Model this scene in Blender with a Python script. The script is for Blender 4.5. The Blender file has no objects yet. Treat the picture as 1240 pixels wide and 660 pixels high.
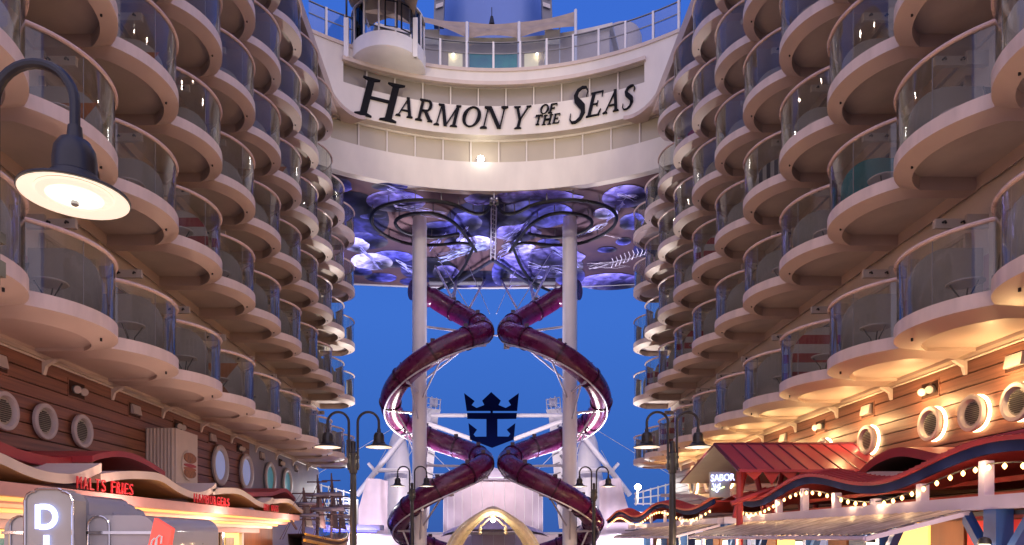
import bpy, bmesh, math, random
from mathutils import Vector, Matrix
random.seed(7)
R = math.radians
sc = bpy.context.scene
COL = sc.collection
EYE = 2.8          # camera height above the promenade
XC = 0.375         # centre plane of the ship relative to the camera
FP = 840.0
def P(px, py, d):
    return ((px-590)*d/FP, d, (650-py)*d/FP+EYE)
def PX(px, py, X):
    d = FP*X/(px-590)
    return (X, d, (650-py)*d/FP+EYE)

# ------------------------------------------------------------------ materials
M = {}
def mat(name, col, rough=.6, metal=0, var=.0, scale=3.0, bump=0, emit=None, estr=0, col2=None, spec=.5, stretch=None, coat=0):
    m = bpy.data.materials.new(name); m.use_nodes = True
    nt = m.node_tree; b = nt.nodes['Principled BSDF']
    b.inputs['Base Color'].default_value = (*col, 1); b.inputs['Roughness'].default_value = rough
    b.inputs['Metallic'].default_value = metal; b.inputs['Specular IOR Level'].default_value = spec
    b.inputs['Coat Weight'].default_value = coat
    if emit:
        b.inputs['Emission Color'].default_value = (*emit, 1); b.inputs['Emission Strength'].default_value = estr
    if var or bump or col2:
        tc = nt.nodes.new('ShaderNodeTexCoord'); mp = nt.nodes.new('ShaderNodeMapping')
        nt.links.new(tc.outputs['Object'], mp.inputs['Vector'])
        if stretch: mp.inputs['Scale'].default_value = stretch
        n = nt.nodes.new('ShaderNodeTexNoise'); n.inputs['Scale'].default_value = scale
        n.inputs['Detail'].default_value = 6; nt.links.new(mp.outputs[0], n.inputs['Vector'])
        r = nt.nodes.new('ShaderNodeValToRGB')
        c2 = col2 or tuple(c*(1-var) for c in col)
        r.color_ramp.elements[0].position = .3; r.color_ramp.elements[1].position = .7
        r.color_ramp.elements[0].color = (*c2, 1); r.color_ramp.elements[1].color = (*[min(1, c*(1+var*.4)) for c in col], 1)
        nt.links.new(n.outputs['Fac'], r.inputs['Fac']); nt.links.new(r.outputs[0], b.inputs['Base Color'])
        mr = nt.nodes.new('ShaderNodeMapRange'); mr.inputs['To Min'].default_value = max(0, rough-.08); mr.inputs['To Max'].default_value = min(1, rough+.1)
        nt.links.new(n.outputs['Fac'], mr.inputs['Value']); nt.links.new(mr.outputs[0], b.inputs['Roughness'])
        if bump:
            bp = nt.nodes.new('ShaderNodeBump'); bp.inputs['Strength'].default_value = bump; bp.inputs['Distance'].default_value = .01
            nt.links.new(n.outputs['Fac'], bp.inputs['Height']); nt.links.new(bp.outputs[0], b.inputs['Normal'])
    M[name] = m
    return m
def glassmat(name, tint, rough=.02, ior=1.5, base=.0, milk=0):
    m = bpy.data.materials.new(name); m.use_nodes = True
    nt = m.node_tree; nt.nodes.clear()
    out = nt.nodes.new('ShaderNodeOutputMaterial'); mx = nt.nodes.new('ShaderNodeMixShader')
    tr = nt.nodes.new('ShaderNodeBsdfTransparent'); gl = nt.nodes.new('ShaderNodeBsdfGlossy'); fr = nt.nodes.new('ShaderNodeFresnel')
    tr.inputs[0].default_value = (*tint, 1); gl.inputs['Color'].default_value = (.92, .95, 1, 1); gl.inputs['Roughness'].default_value = rough
    fr.inputs[0].default_value = ior
    ad = nt.nodes.new('ShaderNodeMath'); ad.operation = 'ADD'; ad.use_clamp = True; ad.inputs[1].default_value = base
    # light wobble so the reflections break up as on real bent panes
    tc = nt.nodes.new('ShaderNodeTexCoord'); ns = nt.nodes.new('ShaderNodeTexNoise'); ns.inputs['Scale'].default_value = 1.6
    bp = nt.nodes.new('ShaderNodeBump'); bp.inputs['Strength'].default_value = .12; bp.inputs['Distance'].default_value = .03
    nt.links.new(tc.outputs['Object'], ns.inputs['Vector']); nt.links.new(ns.outputs['Fac'], bp.inputs['Height'])
    nt.links.new(bp.outputs[0], gl.inputs['Normal'])
    nt.links.new(fr.outputs[0], ad.inputs[0]); nt.links.new(ad.outputs[0], mx.inputs[0])
    df = nt.nodes.new('ShaderNodeBsdfDiffuse'); df.inputs[0].default_value = (.44, .43, .37, 1); m2 = nt.nodes.new('ShaderNodeMixShader'); m2.inputs[0].default_value = milk
    nt.links.new(tr.outputs[0], m2.inputs[1]); nt.links.new(df.outputs[0], m2.inputs[2])
    nt.links.new(m2.outputs[0], mx.inputs[1]); nt.links.new(gl.outputs[0], mx.inputs[2]); nt.links.new(mx.outputs[0], out.inputs[0])
    M[name] = m
    return m
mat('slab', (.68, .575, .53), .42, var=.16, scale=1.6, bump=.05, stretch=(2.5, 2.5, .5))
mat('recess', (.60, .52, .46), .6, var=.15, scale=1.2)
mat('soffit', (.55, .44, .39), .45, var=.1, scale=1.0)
mat('rail', (.66, .50, .44), .28, var=.08, scale=4)
mat('cabin', (.76, .66, .58), .6, var=.12, scale=.6)
mat('cabin_pink', (.55, .36, .38), .6, var=.1, scale=.6)
mat('frame', (.62, .54, .47), .45, var=.1, scale=2)
mat('curtain', (.58, .52, .43), .22, var=.35, scale=2.2, stretch=(5, 5, .3), coat=.5)
mat('curtain_dark', (.22, .21, .20), .15, var=.4, scale=2.0, stretch=(5, 5, .3), coat=.6)
mat('curtain_warm', (.5, .40, .24), .3, var=.25, scale=2.2, stretch=(6, 6, .3))
mat('divider', (.42, .38, .35), .55, var=.12, scale=1)
mat('red', (.42, .03, .03), .5, var=.15, scale=3)
mat('orange', (.42, .13, .03), .5, var=.2, scale=3)
mat('teal', (.03, .25, .28), .5, var=.2)
mat('black', (.012, .012, .014), .45, var=.2, scale=8)
mat('darkmetal', (.022, .022, .026), .38, var=.3, scale=6, bump=.15)
mat('white', (.78, .77, .76), .4, var=.06, scale=1.2, bump=.03)
mat('facade', (.74, .69, .61), .42, var=.09, scale=1.1, bump=.14, stretch=(1, 1, .45))
mat('facade_soffit', (.55, .47, .44), .5, var=.08, scale=.6)
mat('wood', (.28, .125, .085), .42, var=.45, scale=2.4, bump=.25, stretch=(1, .22, 6))
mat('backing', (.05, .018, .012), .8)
mat('bluewall', (.30, .31, .42), .5, var=.12, scale=1)
mat('trim', (.75, .66, .6), .4)
mat('ringgrey', (.55, .50, .52), .35, var=.08, scale=6)
mat('grille', (.42, .40, .36), .5)
mat('louvre', (.05, .05, .05), .5)
mat('letter', (.006, .006, .008), .6, spec=.15)
mat('navy', (.0015, .003, .022), .9, spec=0)
mat('tan', (.50, .38, .25), .8, var=.18, scale=2, bump=.1)
mat('slide', (.105, .006, .058), .27, var=.35, scale=2.5, coat=.12)
mat('slide_ring', (.035, .002, .022), .25)
mat('steel', (.62, .6, .66), .35, metal=.3, var=.08, scale=2)
mat('pole', (.86, .84, .85), .35, var=.06, scale=1.0, bump=.03)
mat('canvas', (.66, .56, .58), .75, var=.12, scale=.8, bump=.2)
mat('gold', (.60, .50, .32), .4, var=.25, scale=5)
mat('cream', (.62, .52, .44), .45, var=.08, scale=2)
mat('creamlit', (.62, .40, .17), .5, var=.08, scale=2)  # cream with orange lamplight put into the colour
mat('canopyred', (.33, .03, .035), .45, var=.15, scale=2, bump=.05)
mat('canopyorange', (.5, .09, .03), .5, var=.15, scale=2)
mat('roofred', (.34, .035, .065), .35, metal=.1, var=.1, scale=1.5)
mat('seam', (.10, .01, .03), .4)
mat('navyfascia', (.010, .018, .085), .8, var=.2, spec=.08)
mat('postblue', (.02, .07, .25), .4, var=.2, scale=3)
mat('lavender', (.45, .40, .55), .4, var=.08)
mat('brownpanel', (.28, .11, .05), .5, var=.3, scale=3, stretch=(1, 1, .2))
mat('pinkfascia', (.60, .30, .27), .5, var=.1)
mat('steelgrey', (.25, .25, .26), .4, var=.1)
mat('signgrey', (.33, .34, .35), .5, var=.1)
mat('chrome', (.6, .6, .62), .12, metal=1, var=.1)
mat('kiosk', (.33, .33, .37), .3, var=.05, coat=.3)
mat('redletter', (.50, .015, .02), .35, emit=(1, .05, .05), estr=.10)
mat('floor', (.52, .38, .28), .5, var=.35, scale=4, bump=.3, stretch=(1, .1, 1))
mat('sea', (.01, .03, .07), .12, var=.3, scale=.05, bump=.4)
mat('burger', (.35, .13, .03), .5, var=.6, scale=9, bump=.3)
mat('navydeck', (.05, .055, .09), .5)
mat('dome', (.20, .33, .72), .35, var=.08, scale=.2)
mat('shipwood', (.10, .06, .07), .6, var=.4, scale=3)
mat('shipgold', (.6, .32, .05), .35, var=.3)
mat('shipsail', (.20, .18, .25), .8, var=.3, scale=3)
mat('tealwin', (.04, .30, .26), .35, col2=(.02, .05, .20), var=.3, scale=.9, emit=(.03, .16, .18), estr=.5)
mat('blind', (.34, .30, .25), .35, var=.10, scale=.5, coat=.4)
mat('blindlit', (.48, .42, .31), .35, var=.10, scale=.5, coat=.3)  # lighter copy of blind, lamplight put into the colour
mat('skin', (.3, .17, .12), .6)
def emis(name, col, s): return mat(name, (.8*col[0], .8*col[1], .8*col[2]), .5, emit=col, estr=s)
emis('bulb', (1, .50, .15), 8); emis('warmpane', (1, .62, .16), 1.3); emis('warmstrip', (1, .55, .14), .85)
emis('neon', (.50, .56, 1), 2.4); emis('neonyellow', (.8, 1, .4), 4); emis('lampglow', (1, .82, .66), .72); emis('lampmid', (1, .86, .58), 1.5); emis('lamphot', (1, .93, .8), 4)
emis('halo', (1, .72, .36), 10); emis('flood', (1, .95, .88), 30); emis('blueglow', (.10, .10, 1), 3); emis('sconce', (1, .9, .66), 5)
emis('palewin', (.45, .55, 1), .22); emis('redmosaic', (1, .03, .03), .12); emis('signred', (1, .12, .09), .5)
emis('whitelit', (1, .92, .85), .9); emis('doorglow', (1, .84, .58), .45)
glassmat('podglass', (.97, .97, .97), ior=1.25)
glassmat('glass', (.92, .93, .88), ior=1.42, base=.01, milk=.05)
glassmat('deckglass', (.80, .84, .88), ior=1.4)
def poly_mat():
    m = mat('poly', (.56, .46, .38), .5, col2=(.10, .06, .06), var=.1, scale=1.0, stretch=(1.6, 9, 1), spec=.2); nt = m.node_tree; b = nt.nodes['Principled BSDF']  # streaky pale and dark tones paint in reflections of bulbs and slats
    tc = nt.nodes.new('ShaderNodeTexCoord'); mp = nt.nodes.new('ShaderNodeMapping'); mp.inputs['Scale'].default_value = (5, 2.2, 1)
    n = nt.nodes.new('ShaderNodeTexNoise'); n.inputs['Scale'].default_value = 2.2; mr = nt.nodes.new('ShaderNodeMapRange')
    mr.inputs['From Min'].default_value = .4; mr.inputs['From Max'].default_value = .6; mr.inputs['To Min'].default_value = .8; mr.inputs['To Max'].default_value = .95
    nt.links.new(tc.outputs['Object'], mp.inputs[0]); nt.links.new(mp.outputs[0], n.inputs['Vector']); nt.links.new(n.outputs['Fac'], mr.inputs['Value']); nt.links.new(mr.outputs[0], b.inputs['Alpha'])
poly_mat()
def stripes_mat(name, c1, c2, sc_, axis):
    m = mat(name, c1, .5); nt = m.node_tree; b = nt.nodes['Principled BSDF']
    tc = nt.nodes.new('ShaderNodeTexCoord'); sp = nt.nodes.new('ShaderNodeSeparateXYZ'); nt.links.new(tc.outputs['Object'], sp.inputs[0])
    mu = nt.nodes.new('ShaderNodeMath'); mu.operation = 'MULTIPLY'; mu.inputs[1].default_value = sc_
    fr = nt.nodes.new('ShaderNodeMath'); fr.operation = 'FRACT'; gt = nt.nodes.new('ShaderNodeMath'); gt.operation = 'GREATER_THAN'; gt.inputs[1].default_value = .5
    mx = nt.nodes.new('ShaderNodeMix'); mx.data_type = 'RGBA'; mx.inputs[6].default_value = (*c1, 1); mx.inputs[7].default_value = (*c2, 1)
    nt.links.new(sp.outputs[axis], mu.inputs[0]); nt.links.new(mu.outputs[0], fr.inputs[0]); nt.links.new(fr.outputs[0], gt.inputs[0])
    nt.links.new(gt.outputs[0], mx.inputs[0]); nt.links.new(mx.outputs[2], b.inputs['Base Color'])
stripes_mat('redwhite', (.5, .45, .42), (.33, .02, .03), 1.9, 2)
stripes_mat('blackwhite', (.45, .42, .40), (.03, .03, .06), 4.0, 0)
# jellyfish paint: colour comes from the mesh attribute, broken up by noise
def paint_mat():
    m = bpy.data.materials.new('paint'); m.use_nodes = True; nt = m.node_tree; b = nt.nodes['Principled BSDF']
    at = nt.nodes.new('ShaderNodeAttribute'); at.attribute_name = 'Col'
    n = nt.nodes.new('ShaderNodeTexNoise'); n.inputs['Scale'].default_value = 1.1; n.inputs['Detail'].default_value = 8; n.inputs['Distortion'].default_value = 1.2
    tc = nt.nodes.new('ShaderNodeTexCoord'); nt.links.new(tc.outputs['Object'], n.inputs['Vector'])
    r = nt.nodes.new('ShaderNodeMapRange'); r.inputs['From Min'].default_value = .35; r.inputs['From Max'].default_value = .70; r.inputs['To Min'].default_value = .5; r.inputs['To Max'].default_value = 2.3
    nt.links.new(n.outputs['Fac'], r.inputs['Value'])
    mx = nt.nodes.new('ShaderNodeVectorMath'); mx.operation = 'SCALE'
    nt.links.new(at.outputs['Color'], mx.inputs[0]); nt.links.new(r.outputs[0], mx.inputs['Scale'])
    nt.links.new(mx.outputs[0], b.inputs['Base Color']); b.inputs['Roughness'].default_value = .55
    M['paint'] = m
paint_mat()
mat('mural', (.22, .13, .12), .5, col2=(.04, .028, .07), var=.3, scale=.16)

# ------------------------------------------------------------------ mesh builder
class MB:
    def __init__(s): s.v = []; s.f = []; s.m = []; s.mi = 0; s.c = {}
    def add(s, vs, fs):
        o = len(s.v); s.v += [tuple(v) for v in vs]
        for f in fs: s.f.append(tuple(i+o for i in f)); s.m.append(s.mi)
        return s
    def box(s, a, b):
        x0, x1 = sorted((a[0], b[0])); y0, y1 = sorted((a[1], b[1])); z0, z1 = sorted((a[2], b[2]))
        v = [(x, y, z) for z in (z0, z1) for x, y in ((x0, y0), (x1, y0), (x1, y1), (x0, y1))]
        return s.add(v, [(3, 2, 1, 0), (4, 5, 6, 7), (0, 1, 5, 4), (1, 2, 6, 5), (2, 3, 7, 6), (3, 0, 4, 7)])
    def hexa(s, v):   # 8 corners: bottom loop then top loop
        return s.add(v, [(3, 2, 1, 0), (4, 5, 6, 7), (0, 1, 5, 4), (1, 2, 6, 5), (2, 3, 7, 6), (3, 0, 4, 7)])
    def prism(s, poly, ext):   # poly 3D points, ext vector
        n = len(poly); e = Vector(ext)
        v = [Vector(p) for p in poly] + [Vector(p)+e for p in poly]
        return s.add(v, [tuple(range(n-1, -1, -1)), tuple(range(n, 2*n))] + [(i, (i+1) % n, (i+1) % n+n, i+n) for i in range(n)])
    def tube(s, pts, r, n=8, closed=False, cap=True):
        pts = [Vector(p) for p in pts]; k = len(pts); rs = r if isinstance(r, (list, tuple)) else [r]*k
        rings = []; up = None
        for i, p in enumerate(pts):
            if closed: t = pts[(i+1) % k]-pts[i-1]
            else: t = pts[min(i+1, k-1)]-pts[max(i-1, 0)]
            if t.length < 1e-9: t = Vector((0, 0, 1))
            t.normalize()
            if up is None:
                up = Vector((0, 0, 1)) if abs(t.z) < .9 else Vector((1, 0, 0))
            a = t.cross(up)
            if a.length < 1e-4: a = t.cross(Vector((1, 0, 0)))
            a.normalize(); bb = a.cross(t).normalized(); up = bb
            rings.append([p+(a*math.cos(q)+bb*math.sin(q))*rs[i] for q in [2*math.pi*j/n for j in range(n)]])
        v = [x for rg in rings for x in rg]; f = []
        for i in range(k if closed else k-1):
            i2 = (i+1) % k
            for j in range(n):
                f.append((i*n+j, i*n+(j+1) % n, i2*n+(j+1) % n, i2*n+j))
        if cap and not closed:
            f.append(tuple(range(n-1, -1, -1))); f.append(tuple((k-1)*n+j for j in range(n)))
        return s.add(v, f)
    def bar(s, a, b, r, n=8): return s.tube([a, b], r, n)
    def lathe(s, prof, c, axis='z', n=24, a0=0, a1=2*math.pi, cap=False):   # prof [(r,h)]
        full = abs(a1-a0-2*math.pi) < 1e-6; k = n if full else n+1; v = []
        for r, h in prof:
            for j in range(k):
                q = a0+(a1-a0)*j/n; x, y = r*math.cos(q), r*math.sin(q)
                p = (x, y, h) if axis == 'z' else ((h, x, y) if axis == 'x' else (x, h, y))
                v.append((c[0]+p[0], c[1]+p[1], c[2]+p[2]))
        f = []
        for i in range(len(prof)-1):
            for j in range(n):
                f.append((i*k+j, i*k+(j+1) % k, (i+1)*k+(j+1) % k, (i+1)*k+j))
        if full and cap:
            if prof[0][0] > 1e-6: f.append(tuple(range(k-1, -1, -1)))
            if prof[-1][0] > 1e-6: f.append(tuple((len(prof)-1)*k+j for j in range(k)))
        return s.add(v, f)
    def grid(s, fn, nu, nv, thick=None):
        v = [fn(i/nu, j/nv) for i in range(nu+1) for j in range(nv+1)]
        f = [(i*(nv+1)+j, (i+1)*(nv+1)+j, (i+1)*(nv+1)+j+1, i*(nv+1)+j+1) for i in range(nu) for j in range(nv)]
        if thick is None: return s.add(v, f)
        t = Vector(thick); n = len(v); w = v+[tuple(Vector(p)+t) for p in v]
        f2 = [tuple(x+n for x in reversed(q)) for q in f]
        def idx(i, j): return i*(nv+1)+j
        e = []
        for i in range(nu):
            for j in (0, nv): e.append((idx(i, j), idx(i+1, j), idx(i+1, j)+n, idx(i, j)+n))
        for j in range(nv):
            for i in (0, nu): e.append((idx(i, j), idx(i, j+1), idx(i, j+1)+n, idx(i, j)+n))
        return s.add(w, f+f2+e)
    def mesh(s, name, mats, smooth=False, org=(0, 0, 0)):
        me = bpy.data.meshes.new(name)
        me.from_pydata([(v[0]-org[0], v[1]-org[1], v[2]-org[2]) for v in s.v], [], s.f)
        if not isinstance(mats, (list, tuple)): mats = [mats]
        for m in mats: me.materials.append(M[m])
        for p, i in zip(me.polygons, s.m): p.material_index = i
        bm = bmesh.new(); bm.from_mesh(me); bmesh.ops.recalc_face_normals(bm, faces=bm.faces); bm.to_mesh(me); bm.free()
        if smooth:
            me.polygons.foreach_set('use_smooth', [True]*len(me.polygons))
            try: me.set_sharp_from_angle(angle=R(35))
            except Exception: pass
        me.update()
        return me
    def build(s, name, mats, parent=None, smooth=False, org=None):
        """org: world origin of the object (top-level) ; with a parent the origin is the parent's"""
        if org is None:
            org = tuple(parent.get('_o', (0, 0, 0))) if parent is not None else (0, 0, 0)
        me = s.mesh(name, mats, smooth, org)
        return link(name, me, parent, org if parent is None else None)
def link(name, me, parent=None, loc=None):
    o = bpy.data.objects.new(name, me); COL.objects.link(o)
    if parent is not None: o.parent = parent
    if loc is not None: o.location = loc
    OR[o.name] = loc if loc is not None else (OR.get(parent.name, (0, 0, 0)) if parent else (0, 0, 0))
    return o
OR = {}
def thing(name, label, cat, loc=(0, 0, 0), group=None):
    o = bpy.data.objects.new(name, None); COL.objects.link(o); o.location = loc; o.empty_display_size = .2
    o['label'] = label; o['category'] = cat
    if group: o['group'] = group
    OR[o.name] = loc
    return o
def part(name, mb, mats, parent, smooth=False):
    """mesh in world coordinates, hung under its parent (all parents in the chain unrotated)"""
    org = OR.get(parent.name, (0, 0, 0))
    me = mb.mesh(name, mats, smooth, org)
    o = bpy.data.objects.new(name, me); COL.objects.link(o); o.parent = parent; OR[o.name] = org
    return o
def solo(name, mb, mats, label, cat, loc, group=None, smooth=False):
    me = mb.mesh(name, mats, smooth, loc); o = bpy.data.objects.new(name, me); COL.objects.link(o); o.location = loc
    o['label'] = label; o['category'] = cat; OR[o.name] = loc
    if group: o['group'] = group
    return o
def struct(name, mb, mats, smooth=False, kind='structure'):
    me = mb.mesh(name, mats, smooth); o = bpy.data.objects.new(name, me); COL.objects.link(o); o['kind'] = kind; OR[o.name] = (0, 0, 0)
    return o
def light(kind, loc, energy, color, name='lamp_light', **kw):
    l = bpy.data.lights.new(name, kind); l.energy = energy; l.color = color
    for k, v in kw.items():
        if k != 'aim': setattr(l, k, v)
    o = bpy.data.objects.new(name, l); COL.objects.link(o); o.location = loc
    if 'aim' in kw:
        o.rotation_euler = (Vector(kw['aim'])-Vector(loc)).to_track_quat('-Z', 'Y').to_euler()
    return o
ORD = ['first', 'second', 'third', 'fourth', 'fifth', 'sixth', 'seventh', 'eighth', 'ninth', 'tenth', 'eleventh', 'twelfth', 'thirteenth']

# ------------------------------------------------------------------ camera, world, sun
cam = bpy.data.cameras.new('camera'); co = bpy.data.objects.new('camera', cam); COL.objects.link(co)
co.location = (0, 0, EYE); co.rotation_euler = (R(90), 0, 0)
cam.sensor_width = 36; cam.lens = FP/1240*36; cam.shift_x = 30/1240; cam.shift_y = 320/1240
cam.clip_start = .05; cam.clip_end = 5000
sc.camera = co
w = bpy.data.worlds.new('World'); sc.world = w; w.use_nodes = True
nt = w.node_tree; bg = nt.nodes['Background']
sky = nt.nodes.new('ShaderNodeTexSky'); sky.sky_type = 'NISHITA'; sky.sun_disc = False
sky.sun_elevation = R(4); sky.sun_rotation = R(180); sky.ozone_density = 6; sky.air_density = 1.0; sky.dust_density = .3
tc = nt.nodes.new('ShaderNodeTexCoord'); sp = nt.nodes.new('ShaderNodeSeparateXYZ'); nt.links.new(tc.outputs['Generated'], sp.inputs[0])
rp = nt.nodes.new('ShaderNodeValToRGB'); nt.links.new(sp.outputs['Z'], rp.inputs['Fac'])
e = rp.color_ramp.elements; e[0].position = 0; e[0].color = (.032, .105, .42, 1); e[1].position = .75; e[1].color = (.045, .15, .68, 1)
k = rp.color_ramp.elements.new(.3); k.color = (.05, .165, .64, 1)
sm = nt.nodes.new('ShaderNodeVectorMath'); sm.operation = 'SCALE'; sm.inputs['Scale'].default_value = 9.2
nt.links.new(rp.outputs[0], sm.inputs[0])
mx = nt.nodes.new('ShaderNodeMix'); mx.data_type = 'RGBA'; mx.inputs[0].default_value = .9
nt.links.new(sky.outputs[0], mx.inputs[6]); nt.links.new(sm.outputs[0], mx.inputs[7])
nt.links.new(mx.outputs[2], bg.inputs[0]); bg.inputs[1].default_value = .1
sun = light('SUN', (0, -30, 30), 1.95, (1, .75, .64), 'afterglow_sun', angle=R(120))
sun.rotation_euler = Vector((0.0, 1, -.25)).to_track_quat('-Z', 'Y').to_euler()
sc.view_settings.view_transform = 'Standard'; sc.view_settings.look = 'None'; sc.view_settings.gamma = 1; sc.view_settings.exposure = .2
sc.cycles.use_denoising = True; sc.cycles.max_bounces = 8; sc.cycles.transparent_max_bounces = 24; sc.cycles.diffuse_bounces = 3
sc.cycles.glossy_bounces = 3; sc.cycles.sample_clamp_indirect = 6; sc.cycles.caustics_reflective = False; sc.cycles.caustics_refractive = False

# ------------------------------------------------------------------ ground
struct('boardwalk', MB().box((-9.6, -12, -.3), (10.35, 60, 0)), 'floor')
struct('sea', MB().box((-1500, -300, -22), (1500, 3000, -21)), 'sea')

# ------------------------------------------------------------------ stateroom blocks with balconies
RAIL = [5.41, 8.76, 11.71, 14.70, 17.65, 20.60]
CU, CR, HY = 9.325, 1.75, 1.351
WALLU = 9.93
def side_meshes(s):
    g = {}
    def tr(u, y, z): return (s*(u-CU), y, z)
    def arcp(r, ymax, n=16, z=0):
        a = math.asin(ymax/r)
        return [(CU-r*math.cos(-a+2*a*i/n), r*math.sin(-a+2*a*i/n)) for i in range(n+1)]
    outer = arcp(CR, HY)+[(WALLU, HY), (WALLU, -HY)]
    def slab(inr, ym, depth, rimz, ub):
        inner = arcp(inr, ym)+[(ub, ym), (ub, -ym)]
        mb = MB(); n = len(outer); T = .40; TO = .26
        v = [tr(u, y, 0) for u, y in outer]+[tr(u, y, -TO) for u, y in outer]+[tr(u, y, -T) for u, y in inner]+[tr(u, y, -T+depth) for u, y in inner]
        mb.add(v, [])
        def fa(f, mi): mb.f.append(f); mb.m.append(mi)
        fa(tuple(range(n)), 0)
        for i in range(n):
            j = (i+1) % n
            fa((i, j, n+j, n+i), 0); fa((n+i, n+j, 2*n+j, 2*n+i), 1); fa((2*n+i, 2*n+j, 3*n+j, 3*n+i), 1)
        fa(tuple(range(3*n, 4*n)), 2)
        return mb
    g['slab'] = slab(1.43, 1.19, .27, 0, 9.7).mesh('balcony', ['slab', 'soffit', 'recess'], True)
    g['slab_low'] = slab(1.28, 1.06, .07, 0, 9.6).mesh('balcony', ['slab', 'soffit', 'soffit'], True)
    # glass: three bent panes
    mb = MB(); a = math.asin(1.34/1.70)
    for k in range(3):
        q0, q1 = -a+2*a*k/3+.004, -a+2*a*(k+1)/3-.004
        def fn(i, j, q0=q0, q1=q1):
            q = q0+(q1-q0)*i
            return tr(CU-1.70*math.cos(q), 1.70*math.sin(q), .02+1.15*j)
        o = len(mb.v); mb.grid(fn, 7, 1)
        # inner face for real thickness
        def fn2(i, j, q0=q0, q1=q1):
            q = q0+(q1-q0)*i
            return tr(CU-1.688*math.cos(q), 1.688*math.sin(q), .02+1.15*j)
        mb.grid(fn2, 7, 1)
    g['glass'] = mb.mesh('glass_balustrade', 'glass', True)
    mb = MB()
    for q in (-a/3, a/3):
        x, y = CU-1.694*math.cos(q), 1.694*math.sin(q)
        mb.tube([tr(x, y, .0), tr(x, y, 1.17)], .008, 5)
    g['clip'] = mb.mesh('pane_joint', 'steelgrey')
    pts = [tr(CU-1.71*math.cos(-a+2*a*i/20), 1.71*math.sin(-a+2*a*i/20), 1.11) for i in range(21)]
    pts = [(p[0], p[1], 1.21) for p in pts]
    mb = MB(); mb.tube(pts, .042, 8)
    g['rail'] = mb.mesh('handrail', 'rail', True)
    # divider with a rounded outer top corner
    def divp():
        p = [(8.36, .0), (8.36, .95)]
        for i in range(9):
            q = math.pi/2*i/8; p.append((9.26-.9*math.cos(q), .95+.85*math.sin(q)))
        return p+[(9.9, 1.8), (9.9, 0)]
    mb = MB(); mb.prism([tr(u, 1.28, z) for u, z in divp()], (0, .045, 0))
    for m_ in ('divider', 'redwhite', 'blackwhite', 'teal'):
        g['div_'+m_] = mb.mesh('divider', m_)
    mb = MB(); mb.prism([tr(u, 1.28, z) for u, z in divp()], (0, .045, 0)); mb.mi = 1
    for tri in ([(8.45, 1.45), (9.6, 1.45), (9.0, .78)], [(8.45, .1), (9.6, .1), (9.0, .78)]):
        mb.prism([tr(u, 1.274, z) for u, z in tri], (0, .005, 0))
    g['div_orange'] = mb.mesh('divider', ['divider', 'orange'])
    mb = MB(); mb.box(tr(8.85, 1.18, 2.17), tr(9.92, 1.27, 2.36)); mb.box(tr(9.45, 1.10, 2.14), tr(9.92, 1.175, 2.42))
    g['header'] = mb.mesh('divider_header', 'frame')
    mb = MB(); mb.lathe([(.022, -.40), (.022, -.34), (0, -.34)], tr(7.86, .35, 0), 'z', 8, cap=True); g['drain'] = mb.mesh('drain', 'black')
    mb = MB()
    for u in (9.0, 9.38):
        mb.tube([tr(u, 1.175, 2.28), tr(u, 1.10, 2.27), tr(u, 1.07, 2.22)], .022, 6)
    g['hook'] = mb.mesh('hook', 'black')
    # sliding door
    mb = MB()
    for y0, y1 in ((-1.05, -.99), (-.06, .0), (.62, .68)): mb.box(tr(9.80, y0, 0), tr(9.925, y1, 2.2))
    mb.box(tr(9.80, -1.05, 2.2), tr(9.925, .68, 2.28)); mb.box(tr(9.80, -1.05, .005), tr(9.925, .68, .06))
    mb.box(tr(9.72, .74, 0), tr(9.925, .86, 2.44))
    g['doorframe'] = mb.mesh('door_frame', 'frame')
    mb = MB(); mb.box(tr(9.86, -.99, .06), tr(9.88, -.06, 2.2)); mb.box(tr(9.84, .0, .06), tr(9.86, .62, 2.2))
    for m_ in ('curtain', 'curtain_dark', 'curtain_warm'): g['pane_'+m_] = mb.mesh('door_pane', m_)
    mb = MB(); mb.box(tr(9.87, .9, .9), tr(9.925, 1.22, 1.6)); g['panel'] = mb.mesh('wall_panel', 'cabin_pink')
    # furniture (own things)
    mb = MB(); mb.lathe([(0, .70), (.31, .70), (.33, .715), (.33, .73), (.31, .74), (0, .74)], (0, 0, 0), n=20)
    g['top'] = mb.mesh('table_top', 'ringgrey', True)
    mb = MB()
    for i in range(3):
        q = i*2*math.pi/3+.4; c, s_ = math.cos(q), math.sin(q)
        mb.tube([(.27*c, .27*s_, .7), (.10*c, .10*s_, .45), (.08*c, .08*s_, .3), (.26*c, .26*s_, 0)], .014, 6)
    mb.lathe([(.09, .36), (.11, .37), (.09, .38)], (0, 0, 0), n=12)
    g['tlegs'] = mb.mesh('leg', 'darkmetal', True)
    mb = MB(); mb.box((-.25, -.24, .42), (.25, .24, .45)); g['seat'] = mb.mesh('seat', 'black')
    mb = MB(); mb.hexa([(-.24, .24, .45), (.24, .24, .45), (.24, .27, .45), (-.24, .27, .45), (-.24, .40, .95), (.24, .40, .95), (.24, .42, .95), (-.24, .42, .95)])
    g['back'] = mb.mesh('backrest', 'black')
    mb = MB()
    for x in (-.27, .27):
        mb.tube([(x, -.26, 0), (x, -.25, .62), (x, -.1, .66), (x, .28, .64)], .014, 6); mb.tube([(x, .30, 0), (x, .25, .45), (x, .40, .95)], .014, 6)
    g['chairframe'] = mb.mesh('chair_frame', 'darkmetal', True)
    return g
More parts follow.
